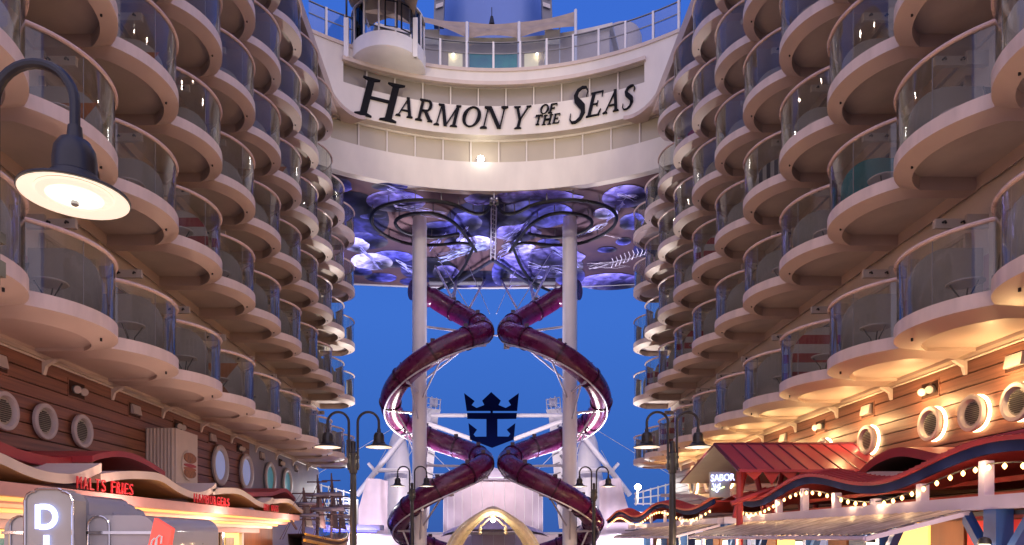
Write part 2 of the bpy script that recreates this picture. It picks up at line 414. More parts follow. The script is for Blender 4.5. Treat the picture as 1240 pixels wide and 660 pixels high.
DIVS = {(-1, 2, 1): 'redwhite', (-1, 2, 3): 'orange', (-1, 0, 1): 'orange', (-1, 5, 3): 'orange', (-1, 3, 0): 'orange', (-1, 1, 2): 'orange', (-1, 4, 5): 'orange',
        (1, 2, 0): 'redwhite', (1, 3, 2): 'blackwhite', (1, 5, 2): 'redwhite', (1, 6, 1): 'redwhite', (1, 7, 0): 'redwhite', (1, 9, 0): 'orange', (1, 1, 1): 'teal', (1, 6, 4): 'redwhite', (1, 8, 1): 'redwhite'}
def child(name, me, parent):
    o = bpy.data.objects.new(name, me); COL.objects.link(o); o.parent = parent; return o
for s, sd, desc in ((-1, 'left', 'mauve cabin block with curved glass balconies rising along the left of the promenade'),
                    (1, 'right', 'cabin block with curved glass balconies along the right, lit golden underneath')):
    g = side_meshes(s)
    blk = thing('stateroom_block', desc, 'cabin block', (XC+s*CU, 0, 0))
    mb = MB()
    X0, X1 = XC+s*WALLU, XC+s*15
    mb.box((X0, 4, EYE+3.84), (X1, 38.95, EYE+22.0))
    part('cabin_wall', mb, 'cabin', blk)
    mb = MB()
    mb.box((XC+s*8.0, 4, EYE+21.4), (XC+s*8.3, 35.1, EYE+22.05)); mb.box((XC+s*8.3, 4, EYE+21.75), (XC+s*15, 38.95, EYE+22.02))
    # corner fillet to the bridge
    cor = [(7.99, 33.2)]+[(7.99-1.3*(1-math.cos(q)), 33.2+2.75*math.sin(q)) for q in [math.pi/2*i/8 for i in range(1, 9)]]+[(7.99, 36.6)]
    mb.prism([(XC+s*u, d, EYE+21.62) for u, d in cor], (0, 0, .2))
    part('roof_fascia', mb, ['soffit'], blk)
    for n in range(-1, 10):
        dc = 13.1+2.72*n
        for r_, hr in enumerate(RAIL):
            if r_ == 5 and n > 7: continue
            if (hr-1.62)/(dc+1)*840 > 720: continue
            zt = EYE+hr-1.22
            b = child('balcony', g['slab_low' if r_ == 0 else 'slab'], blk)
            b.location = (0, dc, zt)
            child('glass_balustrade', g['glass'], b); child('pane_joint', g['clip'], b); child('drain', g['drain'], b); child('handrail', g['rail'], b)
            child('divider', g['div_'+DIVS.get((s, n, r_), 'divider')], b)
            if n < 9:
                child('divider_header', g['header'], b)
                child('hook', g['hook'], b)
            child('door_frame', g['doorframe'], b); child('wall_panel', g['panel'], b)
            child('door_pane', g['pane_'+random.choice(['curtain', 'curtain', 'curtain', 'curtain_dark', 'curtain_dark', 'curtain_warm'])], b)
            row = ['bottom row', 'second row up', 'third row up', 'fourth row up', 'fifth row up', 'top row'][r_]
            place = f'{ORD[n+1]} {sd}-hand balcony from the camera, {row}'
            rnd = random.Random(n*31+r_*7+(s+1)*1000)
            if rnd.random() < .86 or r_ < 2:
                t = thing('balcony_table', 'round grey table on the '+place, 'table', (XC+s*(8.75+rnd.uniform(-.1, .15)), dc+.35+rnd.uniform(-.2, .2), zt), 'round tables on the cabin balconies')
                t.rotation_euler = (0, 0, rnd.uniform(0, 6)); child('table_top', g['top'], t); child('leg', g['tlegs'], t)
            if (r_ <= 1 and n < 6) or rnd.random() < .45:
                t = thing('balcony_chair', 'black armchair on the '+place, 'chair', (XC+s*9.3, dc-.45+rnd.uniform(-.1, .1), zt), 'black armchairs on the cabin balconies')
                t.rotation_euler = (0, 0, rnd.uniform(-.6, .6)+(math.pi if rnd.random() < .4 else 0)); child('seat', g['seat'], t); child('backrest', g['back'], t); child('chair_frame', g['chairframe'], t)

# added fill spots without fixtures along the roof edges, washing the opposite cabins
for s in (-1, 1):
    for k_, d in enumerate((7, 13, 19, 25, 31)):
        x, z = XC+s*7.8, EYE+21.2
        light('SPOT', (x-s*.2, d, z-.15), 320, (1, .76, .60), 'roof_edge_fill', spot_size=R(120), spot_blend=.9, shadow_soft_size=.12, aim=(XC-s*8, d+1, EYE+9))

# ------------------------------------------------------------------ promenade walls below the balconies
WU = 9.975
for s, sd in ((-1, 'left'), (1, 'right')):
    X = XC+s*WU
    w_ = thing('promenade_wall', ('unlit brown plank wall with porthole vents below the left cabins' if s < 0 else 'golden lit brown plank wall with glowing portholes below the right cabins'), 'wall', (X, 0, 0))
    dw = 28.0 if s < 0 else 38.9
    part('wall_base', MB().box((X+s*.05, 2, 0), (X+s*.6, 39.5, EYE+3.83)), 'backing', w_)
    mb = MB(); h = 3.78; pl = .285
    while h > -2.6:
        mb.box((X, 2, EYE+h-pl+.030), (X+s*.05, dw, EYE+h)); h -= pl
    part('plank_cladding', mb, 'wood', w_)
    if s < 0: part('blue_cladding', MB().box((X, dw+.004, 0), (X+s*.05, 39.5, EYE+3.78)), 'bluewall', w_)
    part('trim', MB().tube([(X-s*.04, 2, EYE+3.80), (X-s*.04, 39, EYE+3.80)], .028, 6), 'trim', w_)
    for i in range(-1, 9):   # brackets under the balconies
        d = 15.0+2.75*i
        mb = MB(); mb.prism([(X, d-.05, EYE+3.82), (X-s*.30, d-.05, EYE+3.82), (X-s*.20, d-.05, EYE+3.76), (X-s*.08, d-.05, EYE+3.68), (X-s*.03, d-.05, EYE+3.50), (X, d-.05, EYE+3.50)], (0, .1, 0))
        part('bracket', mb, 'trim', w_)
    for i in range(0, 9):   # niches with lamps
        d = 13.55+2.66*i
        fr = MB(); z = EYE+3.46
        for (y0, y1, z0, z1) in ((d-.34, d+.34, z+.15, z+.19), (d-.34, d+.34, z-.24, z-.20), (d-.34, d-.31, z-.20, z+.15), (d+.31, d+.34, z-.20, z+.15)):
            fr.box((X-s*.012, y0, z0), (X+s*.05, y1, z1))
        nf = part('lamp_niche', fr, 'wood' if d < dw else 'bluewall', w_)
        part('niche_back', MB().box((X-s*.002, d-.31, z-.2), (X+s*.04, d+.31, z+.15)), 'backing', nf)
        if i % 2 == 0:
            o = part('light_box', MB().hexa([(X-s*.004, d-.2, z-.13), (X-s*.10, d-.2, z-.13), (X-s*.10, d+.24, z-.13), (X-s*.004, d+.24, z-.13), (X-s*.004, d-.2, z+.12), (X-s*.05, d-.2, z+.12), (X-s*.05, d+.24, z+.12), (X-s*.004, d+.24, z+.12)]), 'ringgrey', nf)
        else:
            mb = MB()
            for dy in (-.13, .15):
                mb.mi = 0; mb.tube([(X, d+dy+.05, z-.03), (X-s*.13, d+dy-.05, z-.06)], .095, 14)
                mb.mi = 1; mb.tube([(X-s*.131, d+dy-.052, z-.0605), (X-s*.15, d+dy-.066, z-.064)], .085, 14)
            part('spotlight', mb, ['steelgrey', 'ringgrey'], nf, True)
        if s > 0:
            light('POINT', (X-.5, d, EYE+3.15), 52, (1, .60, .24), 'soffit_uplight', shadow_soft_size=.06)
def porthole(s, d, h, r, lit, window, lab, group):
    X = XC+s*WU; z = EYE+h
    t = thing('porthole', lab, 'porthole', (X, d, z), group)
    o_ = .07 if lit else 0
    ring = MB(); ring.lathe([(r*.96, -s*(.05+o_)), (r, -s*(.06+o_)), (r, -s*(.12+o_)), (r*.96, -s*(.14+o_)), (r*.78, -s*(.14+o_)), (r*.72, -s*(.11+o_)), (r*.70, -s*(.04+o_)), (r*.96, -s*(.05+o_))], (X, d, z), 'x', 36)
    part('rim', ring, 'ringgrey', t, True)
    if window:
        part('pane', MB().lathe([(r*.72, -s*.06), (0, -s*.07)], (X, d, z), 'x', 30), 'tealwin' if r > .7 and d > 29 else 'palewin' , t)  # palewin glow paints a pale reflection onto the glass
    else:
        part('plate', MB().lathe([(r*.73, -s*(.05+o_)), (0, -s*(.06+o_))], (X, d, z), 'x', 30), 'grille', t)
        mb = MB()
        for i in range(-5, 6):
            y = i*r*.105; ln = math.sqrt(max(.0, (r*.55)**2-y*y))
            mb.box((X-s*(.065+o_), d-ln, z+y-.012), (X-s*(.08+o_), d+ln, z+y+.014))
        part('louvre', mb, 'louvre', t)
    if lit:
        part('halo_lamp', MB().lathe([(r*.90, -s*.006), (r*1.0, -s*.012), (r*1.0, -s*.06), (r*.90, -s*.06)], (X, d, z), 'x', 40), 'halo', t)
        light('POINT', (X-s*.09, d+r*1.02, z), 20, (1, .62, .28), 'porthole_lamp', shadow_soft_size=.1)
GV = 'louvred round vents on the left wall'
for i, (d, lab) in enumerate(((13.67, 'round white louvred vent cut by the left edge of the view'), (14.93, 'round white louvred vent left of the other full one'), (16.3, 'round white louvred vent nearest the beige duct box'))):
    porthole(-1, d, 2.48, .39, False, False, lab, GV)
for i, (px, lab) in enumerate(((264, 'large round window right beside the beige burger box'), (296, 'large round window second from the beige burger box'), (325, 'large round window third from the burger box, on blue wall'), (346, 'farthest large round window, on the blue wall by the toy ship'))):
    porthole(-1, -FP*9.6/(px-590), 2.55, .73, False, True, lab, 'large round windows on the left wall')
for i, (d, r) in enumerate(((13.37, .38), (14.6, .39), (15.98, .40), (18.65, .40), (21.1, .40), (29.5, .55), (32.0, .55), (34.5, .55))):
    porthole(1, d, 2.60, r, True, False, f'glowing porthole with halo light, {ORD[i]} from the right edge of the wall', 'backlit portholes on the right wall')

# ------------------------------------------------------------------ bridge with the ship's name
BC = 37.75-16.0
def AR(r, th, h): return (XC+r*math.sin(th), BC+r*math.cos(th), EYE+h)
def band(mb, r0, r1, h0, h1, t0, t1, n=40):
    v = []
    for i in range(n+1):
        t = t0+(t1-t0)*i/n
        v += [AR(r0, t, h0), AR(r1, t, h0), AR(r1, t, h1), AR(r0, t, h1)]
    f = []
    for i in range(n):
        a, b = 4*i, 4*i+4
        for k in range(4): f.append((a+k, a+(k+1) % 4, b+(k+1) % 4, b+k))
    f += [(3, 2, 1, 0), (4*n, 4*n+1, 4*n+2, 4*n+3)]
    return mb.add(v, f)
def arc_at(px, r=16.0):   # angle on the arc seen at image column px
    k = (px-590)/FP; lo, hi = -.9, .9
    for _ in range(60):
        m_ = (lo+hi)/2; x, y, z = AR(r, m_, 0)
        if x/y < k: lo = m_
        else: hi = m_
    return lo
def arc_pt(px, py, r=16.0):
    t = arc_at(px, r); x, d, _ = AR(r, t, 0); return t, (650-py)*d/FP
br = thing('sky_bridge', 'white curved bridge deck joining both cabin blocks, carrying the big black lettering', 'bridge', (XC, 37.75, EYE+18.8))
TE = math.asin(9.3/16)
mb = MB(); band(mb, 16.0, 16.5, 18.84, 20.38, -TE, TE); band(mb, 15.97, 16.1, 18.80, 18.90, -TE, TE)
part('lower_fascia', mb, 'facade', br, True)
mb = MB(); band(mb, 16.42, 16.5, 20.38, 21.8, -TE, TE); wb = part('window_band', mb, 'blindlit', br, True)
mb = MB()
for i in range(-9, 10):
    t = math.radians(5.35)*i+R(.9)
    if abs(t) < TE: band(mb, 16.34, 16.42, 20.38, 21.8, t-.0022, t+.0022, 1)
band(mb, 16.36, 16.42, 21.70, 21.8, -TE, TE); part('mullion', mb, 'facade', wb)
TU0, TU1 = arc_at(415), arc_at(781)
mb = MB(); band(mb, 15.9, 16.5, 21.8, 23.37, -TE, TE)
band(mb, 15.9, 16.5, 23.37, 24.55, -TE, TU0); band(mb, 15.9, 16.5, 23.37, 24.55, TU1, TE); band(mb, 15.9, 16.5, 24.55, 25.35, -TE, TE)
part('name_panel', mb, 'facade', br, True)
mb = MB(); band(mb, 15.72, 15.9, 24.42, 24.62, arc_at(413), arc_at(783)); band(mb, 15.84, 15.9, 25.22, 25.40, -TE, TE)
part('ledge', mb, 'cream', br, True)
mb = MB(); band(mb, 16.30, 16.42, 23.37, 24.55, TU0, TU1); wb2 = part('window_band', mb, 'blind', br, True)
mb = MB()
for i in range(-9, 10):
    t = math.radians(5.35)*i+R(2.3)
    if TU0 < t < TU1: band(mb, 16.2, 16.3, 23.37, 24.55, t-.0022, t+.0022, 1)
part('mullion', mb, 'facade', wb2)
mb = MB(); band(mb, 16.5, 19.0, 18.9, 25.3, -R(31), R(31)); part('deckhouse_core', mb, 'facade', br)
# flood lamp in the lower window band
t, h = arc_pt(582, 190, 16.3)
p = AR(16.25, t, 20.62); q = AR(16.1, t, 20.6)
mb = MB(); mb.tube([p, q], .2, 16); fl = part('flood_lamp', mb, 'steelgrey', br, True)
part('lamp_lens', MB().tube([q, AR(16.06, t, 20.59)], .17, 16), 'flood', fl, True)
light('POINT', AR(15.6, t, 20.65), 28, (1, .92, .8), 'flood_light', shadow_soft_size=.1)
# painted ceiling
def slab_poly(h, inset=0):
    pts = []
    for i in range(-20, 21):
        t = R(31.5)*i/20; x, y, _ = AR(16.4, t, 0); pts.append((x, y))
    y9 = 39.3
    pts += [(XC+8.6, y9), (XC+13.5, y9), (XC+13.5, 51.2)]
    pts += [(XC+13.5-27*i/16, 51.2+1.35*math.sin(math.pi*i/16)) for i in range(1, 16)]
    pts += [(XC-13.5, 51.2), (XC-13.5, y9), (XC-8.6, y9)]
    return [(x, y, EYE+h) for x, y in pts]
HC = 18.84
ms = part('ceiling_mural', MB().prism(slab_poly(HC+.02), (0, 0, .35)), 'mural', br)
mb = MB(); rear = [(XC+13.5-27*i/16, 51.24+1.35*math.sin(math.pi*i/16), EYE+HC+.05) for i in range(0, 17)]
mb.tube(rear, .11, 6); mb.tube([AR(16.45, R(31.5)*i/20, HC+.03) for i in range(-20, 21)], .05, 5)
part('edge_trim', mb, 'white', br)
def ceil_pt(px, py, off=.0):
    d = FP*HC/(650-py); return ((px-590)*d/FP, d, EYE+HC-off)
class PaintMB(MB):
    def __init__(s): super().__init__(); s.cols = []
    def col(s, n, c): s.cols += [c]*n
pm = PaintMB(); layer = [0]
def bell(cx, cy, rx, ry, bright, dark=.35, hue=0, lobes=0):
    if cy > 245 and rx < 50: rx *= 1.15; ry *= 1.15
    layer[0] += 1; off = .0009*layer[0]+.003
    c = Vector(ceil_pt(cx, cy, off)); N = 34; rings = [0, .35, .6, .8, .93, 1.0]
    rng = random.Random(int(cx*13+cy*7)); ph = rng.random()*6
    A = Vector(ceil_pt(cx+rx, cy, off))-c; B = (Vector(ceil_pt(cx, cy-ry, off))-Vector(ceil_pt(cx, cy+ry, off)))*.5
    B.x *= .3
    vs = [c]; cs = []
    base = [(.10, .11, .62), (.22, .20, .75), (.45, .45, .95)][hue]
    def colr(k, q):
        t = rings[k]; m = (dark+(1-dark)*t**3) if t < 1 else .85
        m *= (.62+.55*math.cos(q-ph))*(1+.25*math.sin(q*11+ph*3)*t)
        m *= bright*1.7
        w_ = max(0, t-.6)*1.1*bright*(.6+.5*math.sin(q*3+ph))
        return (base[0]*m+w_*.35, base[1]*m+w_*.35, base[2]*m+w_*.3, 1)
    cs.append(colr(0, 0))
    for k in range(1, len(rings)):
        for j in range(N):
            q = 2*math.pi*j/N; wob = 1+(.05*math.sin(5*q+ph)+.03*math.sin(9*q) if lobes else .015*math.sin(3*q+ph))*rings[k]
            vs.append(c+(A*math.cos(q)+B*math.sin(q))*rings[k]*wob); cs.append(colr(k, q))
    fs = [(0, 1+j, 1+(j+1) % N) for j in range(N)]
    for k in range(1, len(rings)-1):
        for j in range(N):
            a = 1+(k-1)*N; fs.append((a+j, a+(j+1) % N, a+N+(j+1) % N, a+N+j))
    pm.add(vs, fs); pm.cols += cs
def ribbon(pxs, wpx, col):
    layer[0] += 1; off = .0009*layer[0]+.003
    pts = [Vector(ceil_pt(x, y, off)) for x, y in pxs]; vs = []
    for i, p in enumerate(pts):
        t = (pts[min(i+1, len(pts)-1)]-pts[max(i-1, 0)]).normalized(); nrm = Vector((-t.y, t.x, 0)); w_ = wpx*.022*(1-.6*i/len(pts))
        vs += [p+nrm*w_, p-nrm*w_]
    pm.add(vs, [(2*i, 2*i+1, 2*i+3, 2*i+2) for i in range(len(pts)-1)]); pm.cols += [(*col, 1)]*len(vs)
def tentacles(x0, y0, x1, y1, n, spread, col, wpx=1.6, seed=1):
    rng = random.Random(seed)
    for i in range(n):
        a = rng.uniform(-1, 1)*spread; b = rng.uniform(-1, 1)*spread*1.4; ph = rng.random()*6; am = rng.uniform(.6, 2.2)
        ribbon([(x0+(x1-x0)*k/14+am*math.sin(k*.9+ph), y0+(y1-y0)*k/14+(a+(b-a)*k/14)+am*.6*math.sin(k*.8+ph)) for k in range(15)], wpx*rng.uniform(.5, 1.2), col)
# large soft patches first, then bells
bell(432, 262, 34, 24, .16, .9); bell(600, 266, 60, 24, .10, .8); bell(785, 240, 30, 14, .08, .6); bell(575, 338, 60, 10, .12, .5)
bell(412, 224, 14, 9, .6, .5, 0, 1); bell(440, 292, 26, 9, .42); bell(432, 297, 13, 8, .9, .6, 2, 1)
bell(472, 226, 22, 5, .55, .3); bell(479, 244, 36, 13, .85, .35, 1); bell(452, 262, 14, 3, .3); bell(476, 314, 24, 9, .75, .5, 0); bell(450, 317, 22, 9, 1.15, .8, 2)
bell(461, 336, 17, 5, .5, .7); bell(437, 329, 12, 4, .4); bell(500, 341, 14, 4, .4); bell(536, 277, 24, 8, .65, .4); bell(566, 269, 15, 11, .6, .3, 0, 1)
bell(553, 294, 13, 6, .7, .3, 1); bell(578, 295, 19, 8, 1.0, .8, 2, 1); bell(582, 241, 19, 7, .8, .4, 1, 1); bell(613, 240, 15, 7, .75, .4, 1)
bell(654, 239, 50, 9, .85, .4, 1, 1); bell(648, 260, 40, 15, .6, .5, 0); bell(627, 282, 24, 9, .7, .4, 1, 1); bell(664, 294, 12, 5, .45); bell(733, 258, 13, 6, 1.3, .2, 2)
bell(757, 238, 28, 14, .85, .45, 1); bell(765, 268, 13, 9, .6, .4, 0, 1); bell(755, 292, 8, 4, .5); bell(652, 322, 54, 19, .8, .3, 1); bell(672, 312, 30, 12, .5, .3, 1, 1)
bell(627, 299, 17, 6, .9, .7, 2, 1); bell(740, 341, 34, 9, .8, .6, 1); bell(690, 335, 16, 10, .4); bell(607, 330, 10, 14, .45, .4)
bell(790, 300, 20, 10, .3); bell(520, 327, 30, 13, .16, .3); bell(540, 330, 14, 8, .45, .3, 1); bell(735, 302, 10, 3, .4); bell(560, 345, 14, 3, .5)
tentacles(588, 296, 532, 312, 11, 4, (.42, .50, .95), 2.6, 3); tentacles(616, 300, 650, 296, 6, 3, (.5, .5, .95), 2, 4); tentacles(478, 247, 540, 262, 7, 4, (.5, .5, .9), 1.6, 5)
for k_, (tx, ty, ux, uy) in enumerate(((436, 300, 462, 322), (486, 320, 512, 338), (540, 282, 520, 300), (566, 276, 545, 300), (640, 268, 610, 290), (668, 300, 700, 318), (755, 244, 735, 262), (625, 290, 600, 312), (655, 335, 615, 345), (470, 226, 500, 238))):
    tentacles(tx, ty, ux, uy, 6, 4, (.34, .36, .85), 1.5, 40+k_)
tentacles(640, 318, 690, 326, 8, 6, (.45, .45, .95), 1.2, 6); tentacles(748, 236, 772, 240, 6, 5, (.6, .6, 1), 1.2, 7); tentacles(478, 313, 500, 326, 5, 3, (.5, .55, .95), 1.2, 8)
tentacles(712, 322, 762, 316, 7, 5, (.8, .78, .85), 1.0, 9); tentacles(728, 281, 752, 286, 3, 1, (.7, .65, .7), 1.0, 10); tentacles(700, 283, 735, 270, 6, 3, (.6, .65, 1), 1.6, 11)
for i in range(9):
    ribbon([(740+5*i, 322-2*i), (743+5*i, 315-2*i), (741+5*i, 310-2*i)], 1.2, (.8, .78, .9))
ribbon([(714+7*k, 323-1.9*k+math.sin(k)*.8) for k in range(11)], 1.6, (.8, .78, .9))
me = bpy.data.meshes.new('painted_jellyfish'); o0 = OR[ms.name]
me.from_pydata([(v[0]-o0[0], v[1]-o0[1], v[2]-o0[2]) for v in pm.v], [], pm.f); me.materials.append(M['paint'])
ca = me.color_attributes.new('Col', 'FLOAT_COLOR', 'POINT')
for i, c in enumerate(pm.cols): ca.data[i].color = c
child('painted_jellyfish', me, ms)

# lettering (own serif glyphs, cap height 1)
def st(x0, y0, x1, y1, w): return [(x0-w/2, y0), (x0+w/2, y0), (x1+w/2, y1), (x1-w/2, y1)]
def bx2(x0, y0, x1, y1): return [(x0, y0), (x1, y0), (x1, y1), (x0, y1)]
def serif(x, y, w, up=1):
    return [(x-w/2, y), (x+w/2, y), (x+w/2, y+.03*up), (x+w/5, y+.075*up), (x-w/5, y+.075*up), (x-w/2, y+.03*up)]
def sweep(pts, ws):
    out = []
    V = [Vector((*p, 0)) for p in pts]; L = []; Rr = []
    for i, p in enumerate(V):
        t = (V[min(i+1, len(V)-1)]-V[max(i-1, 0)]).normalized(); n = Vector((-t.y, t.x, 0))*ws[i]/2; L.append(p+n); Rr.append(p-n)
    for i in range(len(V)-1):
        out.append([(L[i].x, L[i].y), (Rr[i].x, Rr[i].y), (Rr[i+1].x, Rr[i+1].y), (L[i+1].x, L[i+1].y)])
    return out
def ring(cx, cy, rx, ry, w0, w1, a0=0, a1=2*math.pi, n=28):
    out = []
    for i in range(n):
        q0, q1 = a0+(a1-a0)*i/n, a0+(a1-a0)*(i+1)/n
        def pp(q, s_): 
            wd = w0*abs(math.cos(q))**1.3+w1
            return (cx+(rx+s_*wd/2)*math.cos(q), cy+(ry+s_*w1*.5)*math.sin(q))
        out.append([pp(q0, -1), pp(q1, -1), pp(q1, 1), pp(q0, 1)])
    return out
G = {
 'H': (1.0, [bx2(.13, .03, .29, .97), bx2(.71, .03, .87, .97), bx2(.25, .47, .75, .535), serif(.21, 0, .40), serif(.79, 0, .40), serif(.21, 1, .40, -1), serif(.79, 1, .40, -1)]),
 'A': (.86, [st(.10, .03, .45, 1, .055), st(.76, .03, .42, 1, .16), bx2(.22, .30, .66, .345), serif(.10, 0, .28), serif(.76, 0, .34)]),
 'R': (.86, [bx2(.14, .03, .29, .97), serif(.215, 0, .36), serif(.18, 1, .28, -1), bx2(.25, .94, .48, .99), bx2(.25, .46, .48, .51), st(.78, .03, .44, .48, .16), serif(.80, 0, .26)]+ring(.46, .725, .20, .24, .11, .05, -math.pi/2, math.pi/2)),
 'M': (1.12, [st(.14, .03, .18, .97, .055), st(.56, .0, .22, 1, .15), st(.56, .0, .93, 1, .055), bx2(.86, .03, 1.01, .97), serif(.14, 0, .26), serif(.935, 0, .34), serif(.14, 1, .24, -1), serif(.96, 1, .24, -1)]),
 'O': (.92, ring(.46, .5, .35, .475, .13, .05)),
 'N': (.98, [st(.16, .03, .16, .97, .05), st(.80, .0, .22, 1, .15), st(.83, .0, .83, .97, .05), serif(.16, 0, .28), serif(.14, 1, .26, -1), serif(.83, 1, .28, -1)]),
 'Y': (.86, [st(.44, .42, .16, .97, .14), st(.48, .42, .76, .97, .05), bx2(.37, .03, .52, .50), serif(.445, 0, .36), serif(.16, 1, .34, -1), serif(.76, 1, .26, -1)]),
 'F': (.72, [bx2(.14, .03, .29, .97), bx2(.2, .94, .66, .99), bx2(.26, .48, .50, .525), [(.60, .99), (.66, .99), (.66, .74), (.64, .74)], bx2(.48, .42, .51, .60), serif(.215, 0, .34)]),
 'E': (.78, [bx2(.14, .03, .29, .97), bx2(.08, .94, .66, .99), bx2(.26, .48, .50, .525), bx2(.08, .01, .68, .06), [(.60, .99), (.66, .99), (.66, .76), (.64, .76)], [(.60, .01), (.70, .01), (.73, .26), (.70, .26)], bx2(.48, .40, .51, .62)]),
 'T': (.80, [bx2(.33, .03, .48, .97), bx2(.06, .94, .75, .99), [(.06, .99), (.12, .99), (.07, .76), (.05, .76)], [(.69, .99), (.75, .99), (.76, .76), (.74, .76)], serif(.405, 0, .36)]),
 'S': (.66, sweep([(.55, .70), (.57, .84), (.46, .95), (.32, .965), (.18, .90), (.13, .77), (.20, .64), (.36, .53), (.50, .43), (.56, .28), (.50, .12), (.36, .04), (.22, .04), (.11, .14), (.09, .30)],
              [.02, .035, .05, .06, .10, .14, .16, .17, .17, .15, .10, .06, .05, .035, .02])),
}
lt = MB(); pr = [0]
def letter(ch, x0, x1, ytop, ybot, r=15.86, it=.24):
    wd, polys = G[ch]; tm, hb = arc_pt((x0+x1)/2, ybot, r); _, ht = arc_pt((x0+x1)/2, ytop, r)
    H = ht-hb; ta, tb = arc_at(x0, r), arc_at(x1, r); W = (tb-ta)*r
    body = max(W-it*H*.45, W*.7)
    for pl_ in polys:
        pr[0] = (pr[0]+1) % 23; off = .003*pr[0]
        fr, bk = [], []
        for x, y in pl_:
            s_ = (x/wd)*body+it*H*y-(.02*H)
            th = ta+s_/r
            fr.append(AR(r-.05-off, th, hb+H*y)); bk.append(AR(r+.03, th, hb+H*y))
        n = len(fr)
        lt.add(fr+bk, [tuple(range(n)), tuple(range(2*n-1, n-1, -1))]+[(i, (i+1) % n, n+(i+1) % n, n+i) for i in range(n)])
words = {}
for wi, a in enumerate((('H', 429, 486, 97, 144.5), ('A', 480, 501, 118, 142), ('R', 502, 525, 121, 147), ('M', 525, 557, 127, 153), ('O', 557, 583, 129.5, 154), ('N', 581, 613, 130, 156), ('Y', 617, 640, 129, 156),
          ('O', 653, 665, 127, 138), ('F', 663, 675, 126, 137), ('T', 646, 657, 140, 151.5), ('H', 656, 669, 139.5, 151), ('E', 668, 679, 138, 149.5),
          ('S', 686, 712, 106, 150), ('E', 708, 731, 112, 141), ('A', 731, 751, 110, 136), ('S', 751, 769, 104.5, 133))):
    lt = MB(); letter(*a); part('letter', lt, 'letter', br)
# railing on the bridge
angs = [arc_at(x, 16.05) for x in (395, 418, 503, 533, 565, 597.5, 630, 662, 694, 725, 757.5, 791, 822)]
for t in angs: mb = MB(); band(mb, 16.0, 16.12, 25.35, 26.95, t-.0034, t+.0034, 1); part('railing_post', mb, 'white', br)
mb = MB(); band(mb, 16.055, 16.075, 25.4, 26.9, -TE, TE); part('railing_glass', mb, 'deckglass', br)
mb = MB(); band(mb, 16.03, 16.06, 26.28, 26.33, -TE, TE); band(mb, 16.03, 16.1, 26.9, 26.94, -TE, TE); part('handrail', mb, 'steelgrey', br)
# deck house behind the railing
dh = thing('deck_house', 'beige deck house with teal middle windows behind the bridge railing', 'deck house', (XC, 41.3, EYE+25.3))
mb = MB(); band(mb, 19.6, 22, 25.3, 29.35, -R(20), R(20)); part('wall', mb, 'cream', dh, True)
mb = MB(); band(mb, 19.4, 22, 29.35, 29.6, -R(20.6), R(20.6)); part('roof', mb, 'facade', dh, True)
for a, b in ((568.5, 596), (599, 626)):
    mb = MB(); band(mb, 19.55, 19.62, 26.2, 28.75, arc_at(a, 19.6), arc_at(b, 19.6), 6); part('window', mb, 'tealwin', dh)
for a, b in ((543, 560), (635, 652)):
    mb = MB(); band(mb, 19.56, 19.62, 25.4, 28.7, arc_at(a, 19.6), arc_at(b, 19.6), 6); part('doorway', mb, 'doorglow', dh)
for px in (549, 650.5):
    p = AR(19.4, arc_at(px, 19.4), 28.5); light('POINT', p, 9, (1, .8, .5), 'deck_light', shadow_soft_size=.1)
    part('wall_lamp', MB().lathe([(0, .08), (.09, .04), (.06, -.04), (0, -.05)], p, 'z', 10), 'lamphot', dh)
mb = MB(); mb.lathe([(1.3, 0), (1.3, 4.6), (1.15, 5.0), (0, 5.2)], (XC+8.0, 43.5, EYE+26.5), 'z', 32)
tr_ = solo('deck_turret', mb, 'cream', 'round cream turret behind the right end of the bridge railing', 'turret', (XC+8.2, 43.5, EYE+26.5), smooth=True)
# awnings
def awn(p, lab):
    (x0, t0, b0), (x1, t1, b1), sag, d = p
    A0, A1, B0, B1 = [Vector(P(x, y, dd)) for x, y, dd in ((x0, t0, d+1.2), (x1, t1, d+1.2), (x0, b0, d), (x1, b1, d))]
    def fn(u, v):
        q = (A0.lerp(A1, u)).lerp(B0.lerp(B1, u), v); q.z -= sag*math.sin(math.pi*u)*(-.45 if v > .5 else .35)*1.0; return tuple(q)
    mb = MB(); mb.grid(fn, 14, 5, (0, .02, .03))
    solo('awning', mb, 'tan', lab, 'awning', tuple(B0), 'tan awnings above the bridge', True)
awn(((503, 18.5, 25), (566, 27, 46), .3, 39.5), 'tan fabric awning above the bridge, leftmost of three between the posts')
awn(((568, 27, 46), (628, 27, 46), .35, 40.2), 'tan fabric awning in the middle, directly over the teal windows')
awn(((630, 27, 45), (697, 14, 32), .3, 39.5), 'tan fabric awning rising to a post, rightmost of the three')
for i, (px, y0, y1) in enumerate(((565.5, 27, 70), (628.5, 27, 70), (697, 12, 60))):
    a, b = P(px, y0, 39.4), P(px, y1+20, 39.4)
    solo('awning_post', MB().tube([a, b], .09, 10), 'white', ['slim white post left of the teal windows', 'slim white post right of the teal windows', 'slim white post at the high right end of the tan awning'][i], 'post', b, 'awning posts')
for i, px in enumerate((523, 669)):
    x, d, z = P(px, 48, 40.5)
    mb = MB(); mb.box((x-.42, d, z), (x+.42, d+.4, z+.6)); mb.tube([(x-.42, d, z-2), (x-.42, d, z+1), (x+.42, d, z+1), (x+.42, d, z-2)], .035, 5)
    solo('lifeguard_box', mb, 'white', ['white boxed stand behind the bridge railing, left of the middle', 'white boxed stand behind the bridge railing, right of the middle'][i], 'stand', (x, d, z))
